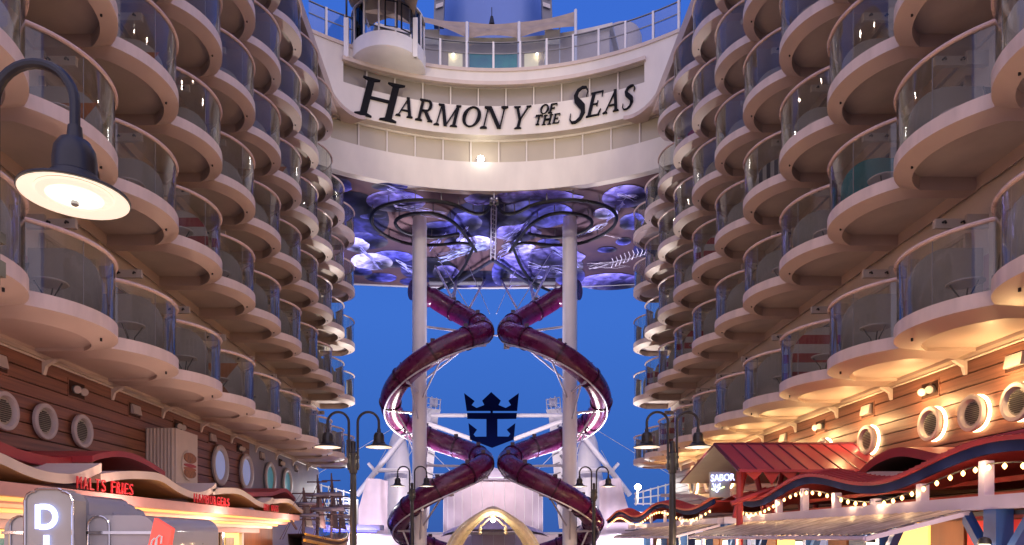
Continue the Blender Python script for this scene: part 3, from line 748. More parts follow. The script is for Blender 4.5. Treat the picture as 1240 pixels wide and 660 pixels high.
# lookout pod
pd = thing('lookout_pod', 'round white lookout pod with two black framed windows on the bridge', 'lookout', (XC-5.65, 36.9, EYE+24.6))
c = (XC-5.65, 36.9, EYE)
part('drum', MB().lathe([(0, 24.62), (1.72, 24.62), (1.98, 24.78), (2.0, 25.5), (1.9, 25.55), (0, 25.55)], c, 'z', 48), 'white', pd, True)
part('glass_wall', MB().lathe([(1.86, 25.55), (1.86, 27.3), (1.84, 27.3), (1.84, 25.55)], c, 'z', 48), 'podglass', pd, True)
mb = MB()
for i in range(14):
    q = 2*math.pi*i/14+.12; mb.bar((c[0]+1.9*math.cos(q), c[1]+1.9*math.sin(q), EYE+25.5), (c[0]+1.9*math.cos(q), c[1]+1.9*math.sin(q), EYE+27.35), .05)
mb.lathe([(1.95, 27.3), (1.95, 27.38), (1.82, 27.38), (1.82, 27.3)], c, 'z', 48); part('post', mb, 'white', pd)
for a0, a1 in ((-1.50, -1.20), (-1.08, -.80)):
    mb = MB(); z0, z1 = EYE+25.75, EYE+27.05
    pts = [(c[0]+1.97*math.cos(a0), c[1]+1.97*math.sin(a0), z0), (c[0]+1.97*math.cos(a1), c[1]+1.97*math.sin(a1), z0), (c[0]+1.97*math.cos(a1), c[1]+1.97*math.sin(a1), z1), (c[0]+1.97*math.cos(a0), c[1]+1.97*math.sin(a0), z1)]
    mb.tube(pts, .05, 4, closed=True); part('window_frame', mb, 'black', pd)
def lerpl(L, u):
    k = min(len(L)-2, int(u*(len(L)-1))); f = u*(len(L)-1)-k; return tuple(a*(1-f)+b*f for a, b in zip(L[k], L[k+1]))
Lw = [(425, 8), (431, 13), (442, 13), (454, 11), (470, 12.5), (485, 19), (499, 30)]; Up = [(415, -16), (425, -22), (440, -32), (455, -36), (472, -38), (492, -34), (509, -14)]
def cnf(u, v):
    a, b = lerpl(Lw, u), lerpl(Up, u); x, y, z = P(a[0]*(1-v)+b[0]*v, a[1]*(1-v)+b[1]*v, 36.6-3.6*v); return (x, y, z+.25*math.sin(math.pi*v)*math.sin(math.pi*u))
mb = MB(); mb.grid(cnf, 20, 8, (0, .02, .03))
solo('sun_canopy', mb, 'tan', 'broad tan fabric canopy stretched above the round lookout pod', 'canopy', P(465, 12, 36.6), None, True)
cp = [P(431, 14, 38), P(446, 34, 39.2), P(452, 28, 39.2), P(470, 22, 39), P(488, 24, 38), P(498, 30, 36.8), P(485, 15, 37.5), P(455, 8, 38)]
mb = MB(); cc = Vector((0, 0, 0))
for p in cp: cc += Vector(p)/len(cp)
cc.z += .15
vs = [tuple(cc)]+cp+[(p[0], p[1], p[2]+.06) for p in [tuple(cc)]+cp]; n = len(cp)+1
mb.add(vs, [(0, i, i % (n-1)+1) for i in range(1, n)]+[(n, n+i % (n-1)+1, n+i) for i in range(1, n)]+[(i, i+n, n+i % (n-1)+1, i % (n-1)+1) for i in range(1, n)])
solo('sun_canopy', mb, 'tan', 'small pointed tan canopy flap hanging behind the lookout pod windows', 'canopy', tuple(cc))
for i, px in enumerate((419.5, 503)):
    a, b = P(px, 70, 35.6), P(px, -40, 35.6)
    mb = MB(); mb.tube([a, b], .055, 8); mb.mi = 1; mb.box((a[0]-.12, a[1]-.1, a[2]), (a[0]+.12, a[1]+.1, a[2]+2.0))
    solo('canopy_pole', mb, ['darkmetal', 'white'], ['tall canopy pole at the left side of the lookout pod', 'tall canopy pole at the right side of the lookout pod'][i], 'pole', a, 'canopy poles')
# funnel dome with its legs
dm = thing('funnel_dome', 'big bluish dome with two grey legs rising behind the bridge top', 'dome', (XC+.3, 66, EYE+40))
part('shell', MB().lathe([(5.0, 0), (5.4, 4), (5.6, 8), (5.4, 14), (4.4, 18), (0, 20)], (XC+.3, 66, EYE+38), 'z', 48), 'dome', dm, True)
for s_ in (-1, 1):
    q = [P(597+s_*x, y, 60) for x, y in ((72, 27), (60, 27), (58, -30), (70, -30))]
    mb = MB(); mb.prism(q, (0, .8, 0)); lg = part('leg', mb, 'steelgrey', dm)
    mb = MB()
    for k in range(3):
        a = [P(597+s_*x, y, 59.9) for x, y in ((60.5, 8-12*k), (69.5, 11-12*k), (69, 6-12*k), (60.3, 3-12*k))]; mb.prism(a, (0, -.08, 0))
    part('brace', mb, 'facade', lg)
solo('antenna', MB().tube([P(595.5, 30, 50), P(595.5, 20, 50)], [.22, .1], 8).bar(P(595.5, 20, 50), P(595.5, 9, 50), .03), 'black', 'tiny black antenna in front of the dome, dead centre', 'antenna', P(595.5, 30, 50))

# ceiling rails (dark spiral tracks) and truss
def smooth(pts, n=6, closed=False):
    V = [Vector(p) for p in pts]; out = []; k = len(V)
    rg = range(k if closed else k-1)
    for i in rg:
        p0, p1, p2, p3 = (V[i-1] if (i > 0 or closed) else V[0]), V[i], V[(i+1) % k], (V[(i+2) % k] if (i+2 < k or closed) else V[-1])
        for j in range(n):
            t = j/n; out.append(.5*((2*p1)+(p2-p0)*t+(2*p0-5*p1+4*p2-p3)*t*t+(3*p1-p0-3*p2+p3)*t**3))
    if not closed: out.append(V[-1])
    return [tuple(p) for p in out]
outer_ = [(595, 236), (590, 245), (581, 248.5), (569, 246), (553, 238), (535, 233.5), (508, 231), (480, 234), (457, 242), (449.5, 254), (456, 267), (475, 279), (499, 286), (530, 287), (557, 284.5), (572, 288), (571, 296), (560, 318), (545, 335), (520, 347)]
inner_ = [(577, 295), (570, 284), (556, 265), (540, 253), (522, 247.5), (503, 248), (486, 252), (479, 260), (488, 270), (508, 276), (531, 277.5), (556, 273)]
for s_, sd in ((1, 'left'), (-1, 'right')):
    t = thing('ceiling_track', f'dark looping track on the painted ceiling above the {sd} slide', 'track', (XC-s_*4.5, 41, EYE+HC), 'looping ceiling tracks')
    for pts, nm in ((outer_, 'outer_loop'), (inner_, 'inner_loop')):
        w_ = []
        for px, py in pts:
            x, y, z = ceil_pt(px, py, .5); x0 = x-XC-.02; x = XC+s_*x0; w_.append((x, y, z))
        q = smooth(w_, 6); mb = MB(); mb.tube(q, .10, 8); tr2 = part(nm, mb, 'black', t, True)
        for k in range(2, len(q), 7):
            mb = MB(); mb.bar((q[k][0], q[k][1], q[k][2]), (q[k][0], q[k][1], EYE+HC+.05), .03, 5); part('hanger', mb, 'steelgrey', tr2)
ct = thing('ceiling_truss', 'steel Y shaped truss along the middle of the painted ceiling', 'truss', (XC, 40, EYE+HC))
y0, y1 = 37.9, 46.2
mb = MB()
for dx in (-.14, .14): mb.bar((XC+dx, y0, EYE+HC-.35), (XC+dx, y1, EYE+HC-.35), .05)
for i in range(14):
    a = y0+(y1-y0)*i/14; mb.bar((XC-.14, a, EYE+HC-.35), (XC+.14, a+.3, EYE+HC-.35), .03, 5); mb.bar((XC, a, EYE+HC-.35), (XC, a, EYE+HC), .03, 5)
part('main_beam', mb, 'steel', ct)
for s_ in (-1, 1):
    mb = MB(); mb.bar((XC, y1, EYE+HC-.4), (XC+s_*3.3, 51.5, EYE+HC-.4), .12); part('branch', mb, 'navydeck', ct)
    mb = MB(); x0, x1 = XC+s_*.7, XC+s_*4.6; mb.box((x0, 50.4, EYE+HC-.35), (x1, 51.0, EYE+HC-.02)); mb.box((x0, 50.3, EYE+HC-.4), (x1, 50.38, EYE+HC-.3)); part('light_tray', mb, 'steelgrey', ct)

# ------------------------------------------------------------------ slides and their columns
for s_, sd in ((-1, 'left'), (1, 'right')):
    X = .44+s_*4.44
    t = thing('slide_column', f'tall white round column carrying the {sd} spiral slide', 'column', (X, 41, 0))
    part('shaft', MB().lathe([(.43, 0), (.43, EYE+18.35), (.40, EYE+18.35), (.40, EYE+18.82)], (X, 41, 0), 'z', 40), 'pole', t, True)
    mb = MB()
    for hh in (2.0, 6.5, 11, 15.5, 18.2): mb.lathe([(.445, 0), (.445, .12)], (X, 41, EYE+hh), 'z', 40)
    part('joint_band', mb, 'pole', t, True)
    ax = .5+s_*3.3
    def hh(phi):
        K = [(-125, 16.0), (-60, 13.9), (0, 12.15), (60, 10.9), (90, 10.1), (120, 9.2), (150, 8.35), (180, 7.6), (210, 7.0), (270, 5.95), (330, 4.95), (360, 4.4), (390, 3.95), (450, 2.65), (510, 1.2), (540, .6), (630, -1.0), (700, -1.7)]
        for (a, b), (c_, d_) in zip(K, K[1:]):
            if phi <= c_: return b+(d_-b)*(phi-a)/(c_-a)
        return K[-1][1]
    def hp(phi, rr=0, dh=0):
        f = max(0, min(1, phi/540)); r = 2.87-.36*f+rr; q = R(phi); ax = .5+s_*(3.56-.36*f)
        hs = sum(hh(phi+k) for k in (-24, -12, 0, 12, 24) if phi+k > -125)/max(1, sum(1 for k in (-24, -12, 0, 12, 24) if phi+k > -125))
        return (ax-s_*(math.cos(q))*r, 41-math.sin(q)*r, EYE+hs+dh)
    sl = thing('spiral_slide', f'glossy dark purple tube slide coiling down around the {sd} column', 'slide', (ax, 41, 0), 'twin spiral tube slides')
    phis = [-125+825*i/150 for i in range(151)]
    mb = MB(); mb.tube([hp(p) for p in phis], .61, 24); part('tube', mb, 'slide', sl, True)
    for p in range(-110, 700, 40):
        mb = MB(); a, b = Vector(hp(p-1.0)), Vector(hp(p+1.0)); mb.tube([a, b], .665, 24); fg = part('flange', mb, 'slide_ring', sl, True)
        mb = MB(); a = Vector(hp(p)); a.z += .68; mb.box((a.x-.12, a.y-.12, a.z-.06), (a.x+.12, a.y+.12, a.z+.14)); part('clamp', mb, 'slide_ring', fg)
    mb = MB()   # rail under the tube
    mb.tube([hp(p, .35, -.62) for p in phis[8:-4]], .05, 6); part('cradle_rail', mb, 'steel', sl, True)
    mb = MB()
    for p, dz in ((-35, 0), (25, 0), (75, 0), (120, 0), (165, 0), (215, 0), (255, 0), (330, 0), (20+360, 0), (75+360, 0), (110+360, 0), (160+360, 0)):
        a = Vector(hp(p, 0, -.66)); b = Vector((X, 41, a.z-.05)); dv = (b-a); b = a+dv*(1-.42/dv.length) if dv.length > .5 else b
        mb.bar(a, b, .075); c_ = Vector((b.x, b.y, b.z-1.6)); mb.bar(a+(b-a)*.25, c_, .055)
        mb.bar(a-(b-a)*.12, a, .09)
    part('bracket', mb, 'steel', sl)
    # stays hung from the painted ceiling
    mb = MB()
    def stay(p0, d0, p1, d1, r_):
        a = P(597+s_*(597-p0[0])*-1, p0[1], d0) if False else P(597-(-s_)*(597-p0[0]) , p0[1], d0)
        b = P(597-(-s_)*(597-p1[0]), p1[1], d1); mb.bar(a, b, r_, 6)
    for (a, da, b, db, r_) in (((527, 322), 47, (553, 372), 43.6, .075), ((588.5, 336), 51.2, (569, 372), 43.2, .075), ((523, 300), 46, (573, 382), 43, .025), ((563, 312), 47.5, (593, 380), 44, .02)):
        stay(a, da, b, db, r_)
    part('stay', mb, 'steel', sl)
    mb = MB(); a = P(597+s_*44, 352, 50.8); b = P(597+s_*44, 372, 44.5); mb.bar((a[0], 50.6, EYE+HC), (a[0], 44.2, EYE+14.4), .11); mb.bar((a[0], 47, EYE+16.6), (ax-s_*.2, 44.6, EYE+15.2), .06)
    part('hanger_post', mb, 'steel', sl)
mb = MB(); mb.bar((.5-.9, 41, EYE+11.9), (.5+.9, 41, EYE+11.9), .045); solo('tie_rod', mb, 'steel', 'thin white rod joining the two slides where they nearly touch at the top', 'rod', (.5, 41, EYE+11.9))
for px, lab in ((613.5, 'small grey speaker box hanging under the upper bend of the right slide'),):
    x, d, z = P(px, 420, 40.2); mb = MB(); mb.box((x-.17, d-.15, z-.1), (x+.17, d+.15, z+.45)); mb.bar((x, d, z+.45), (x+.3, d, z+1.1), .04)
    solo('slung_speaker', mb, 'steelgrey', lab, 'speaker', (x, d, z))

# ------------------------------------------------------------------ emblem on its truss
DE = 52.0
def EP(zx, zy, d=DE): return P(540+zx*.1515, 460+zy*.1515, d)
em = thing('emblem', 'dark navy crown and anchor emblem hung on the white cross beam', 'emblem', EP(362, 320))
crown = [(145, 105), (228, 168), (204, 200), (245, 224), (308, 200), (290, 165), (362, 97), (438, 165), (420, 200), (478, 224), (522, 200), (500, 165), (583, 105), (570, 246), (165, 246)]
anch = [(168, 264), (568, 264), (563, 309), (412, 311), (412, 452), (500, 453), (516, 430), (487, 397), (555, 345), (543, 475), (370, 541), (192, 475), (180, 345), (247, 397), (220, 435), (236, 454), (323, 453), (323, 311), (170, 309)]
neck = [(356, 246.5), (375, 246.5), (375, 263.5), (356, 263.5)]
for nm, pl_ in (('crown', crown), ('neck', neck), ('anchor', anch)):
    part(nm, MB().prism([EP(x, y) for x, y in pl_], (0, .18, 0)), 'navy', em)

# ------------------------------------------------------------------ masts, beams and tents of the aft theatre
DF = 56.0
def quad(pts, d, th=.3): return MB().prism([P(x, y, d) for x, y in pts], (0, th, 0))
cb = MB()
for a, b, r_ in (((522, 503), (563, 503), .15), ((625, 503), (680, 503), .15), ((516, 512), (572, 532), .17), ((622, 532), (680, 510), .17)):
    cb.bar(P(*a, DE+.4), P(*b, DE+.4), r_)
cb.box(P(562, 504.5, DE+.35), (P(626, 501.5, DE+.6)))
solo('cross_beam', cb, 'white', 'white cross beam with braces behind the navy emblem, between both masts', 'beam', P(597, 503, DE+.4))
for s_, sd in ((-1, 'left'), (1, 'right')):
    def Q(x, y, d): return P(597.5+s_*(x-597.5), y, d)
    t = thing('lighting_mast', f'leaning white mast with a basket on top behind the {sd} slide column', 'mast', Q(690, 640, DF), 'leaning white masts')
    mb = MB(); mb.hexa([Q(677, 640, DF), Q(705, 640, DF), Q(705, 640, DF+1.5), Q(677, 640, DF+1.5), Q(664, 500, DF), Q(681, 500, DF), Q(681, 500, DF+1), Q(664, 500, DF+1)])
    part('mast_body', mb, 'white', t)
    mb = MB()
    for k in range(9):
        y = 515+12*k; mb.bar(Q(664+ (y-500)*.09, y, DF-.06), Q(672+(y-500)*.09, y-3, DF-.06), .05, 5); mb.bar(Q(674+(y-500)*.09, y, DF-.06), Q(678+(y-500)*.09, y+5, DF-.06), .12, 5)
    part('ladder', mb, 'steelgrey', t)
    mb = MB(); mb.hexa([Q(663, 503, DF), Q(680, 503, DF), Q(680, 503, DF+1), Q(663, 503, DF+1), Q(661, 496, DF-.3), Q(680, 494, DF-.3), Q(680, 494, DF+1.3), Q(661, 496, DF+1.3)])
    mb2 = MB()
    for x, y in ((661.5, 483), (666.5, 481.5), (672, 480), (678, 481)): mb2.bar(Q(x, y, DF-.3), Q(x+1, 496, DF-.3), .045, 5)
    mb2.bar(Q(661.5, 484, DF-.3), Q(678, 481, DF-.3), .04, 5); mb2.bar(Q(661.5, 490, DF-.3), Q(679, 488, DF-.3), .03, 5); mb2.box(Q(665, 492, DF), Q(674, 484, DF+.5))
    bk = part('basket', mb, 'white', t); part('basket_rail', mb2, 'white', bk)
    cn = thing('lit_pylon', f'brightly lit white tapering pylon leg just outside the {sd} column', 'pylon', Q(712, 650, DF-2), 'lit pylon legs')
    mb = MB(); mb.lathe([(1.9, -1.5), (1.35, 3.0), (.7, 7.4), (.35, 8.4)], Q(713, 650, DF-1), 'z', 24); part('leg_skin', mb, 'white', cn, True)
    bm_ = MB(); bm_.bar(Q(701, 521, DF-3), Q(763, 600, DF-3), .21, 12); bm_.bar(Q(700, 568, DF-3), Q(744, 570, DF-3), .17); bm_.bar(Q(738, 574, DF-3), Q(749, 561, DF-3), .13)
    solo('diagonal_beam', bm_, 'white', f'long white diagonal beam sloping down to the outside, {sd} of the slides', 'beam', Q(735, 560, DF-3), 'long diagonal beams')
    cbm = MB()
    for a, b in (((668, 485), (763, 600)), ((672, 495), (738, 572)), ((668, 500), (705, 560)), ((690, 530), (640, 580)), ((690, 540), (655, 600)), ((672, 490), (812, 575)), ((700, 522), (700, 580)), ((728, 545), (744, 575))):
        cbm.bar(Q(*a, DF-.5), Q(*b, DF-.5), .022, 4)
    part('stay_cable', cbm, 'white', t)
    # sail screen
    q = [(727, 582), (741, 578), (751, 580), (760, 606), (775, 650), (722, 655), (724, 615)]
    A = [Vector(Q(x, y, DF-4.5)) for x, y in q]
    def fn(u, v):
        top = [(725, 583), (735, 580), (751, 579)]; bot = [(724, 662), (750, 662), (779, 662)]
        def ip(L, u):
            k = min(1, int(u*2)); f = u*2-k; return (L[k][0]*(1-f)+L[k+1][0]*f, L[k][1]*(1-f)+L[k+1][1]*f)
        a, b = ip(top, u), ip(bot, u); bow = -4*math.sin(math.pi*v)*(u-.35)
        return Q(a[0]*(1-v)+b[0]*v+bow, a[1]*(1-v)+b[1]*v, DF-4.5+.5*math.sin(u*9+v*4)*.3+.6*math.sin(math.pi*v))
    mb = MB(); mb.grid(fn, 20, 20, (0, .06, 0)); solo('fabric_screen', mb, 'canvas', f'pale pink tensioned fabric screen {sd} of the slides', 'screen', Q(750, 650, DF-4.5), 'fabric screens', True)
    mb = MB()
    for x in range(770, 812, 9): mb.bar(Q(x, 612, 44), Q(x, 596-(x-770)*.28, 44), .05, 5)
    for k in (0, .5, 1): mb.bar(Q(768, 610-12*k, 44), Q(812, 610-k*24, 44), .045, 5)
    if s_ > 0: mb.add([], [])
    solo('white_railing', mb, 'white', f'white railing curving in at the {sd} end of the promenade', 'railing', Q(790, 610, 44), 'aft white railings')
# central tent
ct_ = thing('theatre_tent', 'low white fabric tent with a pointed top behind the gold arch', 'tent', P(597.5, 655, 50))
XT = P(597.5, 655, 50)[0]
def tw(u, v):   # curved wall
    a = R(-68+136*u); r = 6.2; return (XT+r*math.sin(a)*.66, 55-r*math.cos(a)*.8, EYE-.9+v*5.1)
mb = MB(); mb.grid(tw, 30, 4, (0, .1, 0)); part('wall', mb, 'canvas', ct_, True)
mb = MB()
for i in range(0, 13):
    a = tw(i/12, 0); b = tw(i/12, 1); mb.bar((a[0], a[1]-.03, a[2]), (b[0], b[1]-.03, b[2]), .025, 5)
part('seam', mb, 'white', ct_)
mb = MB(); mb.tube([ (tw(i/20, 1)[0]*1.0, tw(i/20, 1)[1]-.1, tw(i/20, 1)[2]) for i in range(21)], .14, 8); part('eave', mb, 'steel', ct_, True)
pk = P(598, 566, 54)
mb = MB(); ring_ = [tuple(tw(i/24, 1)) for i in range(25)]; mb.add([pk]+ring_, [(0, i+1, i+2) for i in range(24)]); mb.add([(pk[0], pk[1]+.4, pk[2])]+[(p[0]*1.0, p[1]+.3, p[2]-.05) for p in ring_], [(0, i+2, i+1) for i in range(24)])
part('roof', mb, 'canvas', ct_)
mb = MB(); pk2 = P(598, 622, 47.5); rr = [P(x, y, d) for x, y, d in ((533, 648, 45), (560, 641, 44), (597, 641, 43.5), (635, 641, 44), (666, 648, 45), (650, 640, 50), (545, 640, 50))]
mb.add([pk2]+rr, [(0, i+1, (i+1) % 7+1) for i in range(7)])
mb.add([(p[0], p[1]+.05, p[2]-.12) for p in [pk2]+rr], [(0, (i+1) % 7+1, i+1) for i in range(7)])
solo('awning_tent', mb, 'canvas', 'low lilac tent roof peeking inside and beside the gold arch', 'tent', pk2)
mb = MB(); mb.box(P(500, 647.5, 49), (P(700, 644.5, 49.5))); mb.box(P(430, 648.5, 47.5), P(506, 646.5, 48)); mb.box(P(694, 648.5, 47.5), P(790, 646.5, 48))
solo('aft_ledge', mb, 'white', 'long thin white ledge running behind the slides near the bottom', 'ledge', P(600, 646, 49))
mb = MB(); mb.box(P(420, 662, 50), P(520, 648, 50.6)); mb.box(P(680, 662, 50), P(800, 648, 50.6)); mb.box(P(520, 662, 52), P(680, 646, 52.5))
solo('stage_wall', mb, 'canvas', 'salmon and white wall under the long ledge behind the slides', 'wall', P(600, 662, 50))
mb = MB()
for k in range(3): mb.bar(P(495, 574+3.2*k, 58), P(702, 574+3.2*k, 58), .035, 5)
for x in range(497, 702, 12): mb.bar(P(x, 586, 58), P(x, 574, 58), .04, 5)
solo('stage_railing', mb, 'white', 'long thin white railing spanning behind both slides', 'railing', P(600, 586, 58))
# gold arch
ga = thing('gold_arch', 'pale gold pointed arch with a hanging lamp at its peak', 'arch', P(597, 700, 34))
def archpts(off):
    L = [(541+off, 668), (549+off, 652), (560+off*.9, 639), (574+off*.7, 628.5), (586+off*.4, 621.5), (597, 617+off*.55)]
    return L
mb = MB()
for off, r_ in ((0, .16), (5, .20), (10, .13), (14, .07)):
    L = archpts(off); full = L+[(1194-x, y) for x, y in reversed(L[:-1])]
    mb.tube(smooth([P(x, y, 34-.25*(off == 5)) for x, y in full], 5), r_, 8)
part('moulding', mb, 'gold', ga, True)
lx = P(597, 627, 33.7)
mb = MB(); mb.lathe([(0, .25), (.12, .2), (.16, 0), (.08, -.1)], lx, 'z', 12)
for s_ in (-1, 1): mb.tube(smooth([lx, (lx[0]+s_*.25, lx[1], lx[2]-.1), (lx[0]+s_*.5, lx[1], lx[2]-.35), (lx[0]+s_*.62, lx[1], lx[2]-.38)], 4), .045, 6)
mb.bar((lx[0], lx[1], lx[2]), (lx[0], lx[1], lx[2]+.4), .1); part('lamp_bracket', mb, 'gold', ga, True)
mb = MB(); mb.lathe([(0, .12), (.11, .05), (.11, -.05), (0, -.12)], (lx[0], lx[1]-.1, lx[2]-.12), 'z', 12); part('bulb', mb, 'flood', ga, True)
for s_ in (-1, 1):
    mb = MB(); mb.lathe([(0, .2), (.05, .1), (.10, 0), (.06, -.12), (.11, -.2), (0, -.3)], (lx[0]+s_*.62, lx[1], lx[2]-.55), 'z', 10); part('finial', mb, 'gold', ga, True)
light('POINT', (lx[0], lx[1]-.5, lx[2]-.1), 60, (1, .8, .5), 'arch_light', shadow_soft_size=.12)
# flood lights
for px, py, d, lab in ((772, 590, 42, 'starry white floodlight on a short post right of the slides'), (426.5, 594, 43, 'small white floodlight glowing beside the left street lamp post')):
    x, y, z = P(px, py, d); t = thing('floodlight', lab, 'floodlight', (x, y, z-1.0), 'aft floodlights')
    part('post', MB().bar((x, y, z-1.0), (x, y, z-.1), .07), 'white', t)
    rr_ = .2 if px > 600 else .12
    part('lens', MB().lathe([(0, rr_), (rr_*.8, rr_*.6), (rr_, 0), (rr_*.8, -rr_*.6), (0, -rr_)], (x, y-.1, z), 'z', 14), 'flood', t, True)
    light('POINT', (x, y-.5, z), 120, (1, .95, .9), 'flood_light', shadow_soft_size=.2)

# ------------------------------------------------------------------ street lamps
def street_lamp(X, d, lab, hot=1.0, e=90):
    t = thing('street_lamp', lab, 'street lamp', (X, d, 0), 'twin headed promenade lamps')
    part('post', MB().lathe([(.20, 0), (.20, .5), (.12, .6), (.105, 2.8), (.085, EYE+2.05), (.075, EYE+2.1), (.075, EYE+2.78), (.0, EYE+2.82)], (X, d, 0), 'z', 20), 'darkmetal', t, True)
    mb = MB(); mb.box((X-.17, d-.07, EYE+2.02), (X+.17, d+.07, EYE+2.14)); mb.box((X-.17, d-.07, EYE+2.28), (X+.17, d+.07, EYE+2.36)); mb.lathe([(.11, 1.86), (.12, 1.9), (.12, 2.44), (.09, 2.48)], (X, d, EYE), 'z', 16)
    part('collar', mb, 'darkmetal', t, True)
    for s_ in (-1, 1):
        pts = [(X+s_*.13, d, EYE+1.95), (X+s_*.13, d, EYE+3.34)]+[(X+s_*(.44-.31*math.cos(q)), d, EYE+3.34+.31*math.sin(q)) for q in [math.pi*i/14 for i in range(1, 15)]]+[(X+s_*.75, d, EYE+3.1)]
        part('arm', MB().tube(pts, .038, 10), 'darkmetal', t, True)
        hx = X+s_*.75
        mb = MB(); mb.lathe([(.05, 3.16), (.055, 3.10), (.06, 3.06), (.11, 3.04), (.145, 2.98), (.155, 2.90), (.155, 2.79), (.18, 2.77), (.19, 2.73), (.25, 2.685), (.385, 2.640), (.39, 2.625), (.385, 2.62), (.25, 2.665), (.17, 2.72), (.14, 2.85)], (hx, d, EYE), 'z', 36)
        hd = part('lamp_shade', mb, 'darkmetal', t, True)
        mb = MB(); mb.lathe([(.378, 2.615), (.27, 2.648)], (hx, d, EYE), 'z', 36)
        part('reflector', mb, 'lampglow', hd, True)
        mb = MB(); mb.lathe([(.27, 2.645), (.26, 2.63), (.20, 2.619)], (hx, d, EYE), 'z', 36); mb.mi = 1
        mb.lathe([(.20, 2.619), (.15, 2.612)], (hx, d, EYE), 'z', 36); mb.mi = 2; mb.lathe([(.15, 2.612), (.03, 2.60), (0, 2.60)], (hx, d, EYE), 'z', 36)
        part('diffuser', mb, ['lampglow', 'lampmid', 'lamphot'], hd, True)
        part('screw', MB().lathe([(.03, 2.585), (.03, 2.56), (.015, 2.55), (0, 2.55)], (hx, d, EYE), 'z', 10), 'steelgrey', hd, True)
        light('SPOT', (hx, d, EYE+2.5), e, (1, .80, .58), 'street_light', spot_size=R(165), spot_blend=.4, shadow_soft_size=.2, aim=(hx, d, 0))
street_lamp(-3.93, 5.35, 'closest street lamp, big bell shade filling the upper left corner area')
street_lamp(-3.92, 20.3, 'black twin bell street lamp in front of the left cabins by the toy ship')
street_lamp(-3.9, 36.0, 'small black twin bell lamp before the left slide column', e=60)
street_lamp(5.57, 36.2, 'small black twin bell lamp before the lower bend of the right slide', e=60)
street_lamp(5.42, 20.3, 'black twin bell street lamp in front of the red gabled roof')

# ------------------------------------------------------------------ text helper
def text_part(txt, size, origin, right, up, depth, m_, parent=None, name='lettering', bold=0.0):
    cu = bpy.data.curves.new('t', 'FONT'); cu.body = txt; cu.size = size; cu.extrude = depth; cu.offset = bold; cu.resolution_u = 3
    to = bpy.data.objects.new('t', cu); COL.objects.link(to)
    dg = bpy.context.evaluated_depsgraph_get(); me = bpy.data.meshes.new_from_object(to.evaluated_get(dg))
    bpy.data.objects.remove(to); bpy.data.curves.remove(cu)
    r_, u_ = Vector(right), Vector(up); n_ = r_.normalized().cross(u_.normalized())
    po = Vector(OR.get(parent.name, (0, 0, 0))) if parent else Vector(origin)
    for v in me.vertices:
        c_ = v.co; v.co = Vector(origin)+r_*c_.x+u_*c_.y+n_*c_.z-po
    me.materials.clear(); me.materials.append(M[m_]); me.name = name
    o = bpy.data.objects.new(name, me); COL.objects.link(o)
    if parent: o.parent = parent; OR[o.name] = tuple(po)
    else: o.location = po
    return o

# ------------------------------------------------------------------ left shops
def wave(name, path, X, s, m_face, m_under, lab, thick=.16, deep=1.9, drop=0, grp='wavy canopy roofs', sm=6, mtop=None):
    """path: pixel points read on the plane x = X; a wavy slab running along the promenade, reaching back to the wall"""
    w_ = smooth([PX(px, py, X) for px, py in path], sm)
    mb = MB(); n = len(w_); v = []
    for (x, y, z) in w_: v += [(x, y, z), (x, y, z-thick), (x+s*deep, y, z-thick+drop), (x+s*deep, y, z+drop)]
    f0, f1, f2 = [], [], []
    for i in range(n-1):
        a, b = 4*i, 4*i+4
        f0.append((a, a+1, b+1, b)); f1.append((a+1, a+2, b+2, b+1)); f2 += [(a+2, a+3, b+3, b+2), (a+3, a, b, b+3)]
    mb.add(v, f0+[(0, 3, 2, 1), (4*n-4, 4*n-3, 4*n-2, 4*n-1)]); mb.f += f1; mb.m += [1]*len(f1); mb.f += f2; mb.m += [2]*len(f2)
    me = mb.mesh(name, [m_face, m_under, mtop or m_face], True, w_[0])
    o = bpy.data.objects.new(name, me); COL.objects.link(o); o.location = w_[0]; o['label'] = lab; o['category'] = 'canopy'; o['group'] = grp
    return o
GL = 'wavy canopies on the left shops'
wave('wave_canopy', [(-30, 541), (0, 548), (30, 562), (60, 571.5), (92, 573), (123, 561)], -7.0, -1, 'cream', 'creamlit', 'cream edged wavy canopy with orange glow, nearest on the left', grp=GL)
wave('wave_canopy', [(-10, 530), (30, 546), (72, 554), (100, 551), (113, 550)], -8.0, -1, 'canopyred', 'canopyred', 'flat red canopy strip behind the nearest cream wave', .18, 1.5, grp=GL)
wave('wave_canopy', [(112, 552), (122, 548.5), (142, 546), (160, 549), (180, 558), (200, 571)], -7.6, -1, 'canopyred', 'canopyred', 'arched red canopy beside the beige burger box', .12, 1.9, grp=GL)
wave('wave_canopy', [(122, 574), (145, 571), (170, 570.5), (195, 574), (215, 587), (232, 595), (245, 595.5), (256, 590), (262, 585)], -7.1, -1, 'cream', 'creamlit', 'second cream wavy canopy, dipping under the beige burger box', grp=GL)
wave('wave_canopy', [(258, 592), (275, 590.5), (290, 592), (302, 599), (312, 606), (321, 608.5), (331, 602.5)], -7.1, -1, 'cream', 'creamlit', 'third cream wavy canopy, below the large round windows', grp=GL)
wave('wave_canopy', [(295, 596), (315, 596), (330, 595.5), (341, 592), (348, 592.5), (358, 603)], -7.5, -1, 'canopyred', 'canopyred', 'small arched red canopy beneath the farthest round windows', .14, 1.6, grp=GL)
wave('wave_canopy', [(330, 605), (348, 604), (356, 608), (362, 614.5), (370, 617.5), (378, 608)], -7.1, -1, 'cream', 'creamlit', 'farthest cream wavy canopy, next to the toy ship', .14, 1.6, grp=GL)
wave('wave_canopy', [(362, 616), (375, 619), (384, 614), (392, 609)], -7.4, -1, 'red', 'red', 'narrow bright red canopy tip next to the toy ship', .12, 1.5, grp=GL)
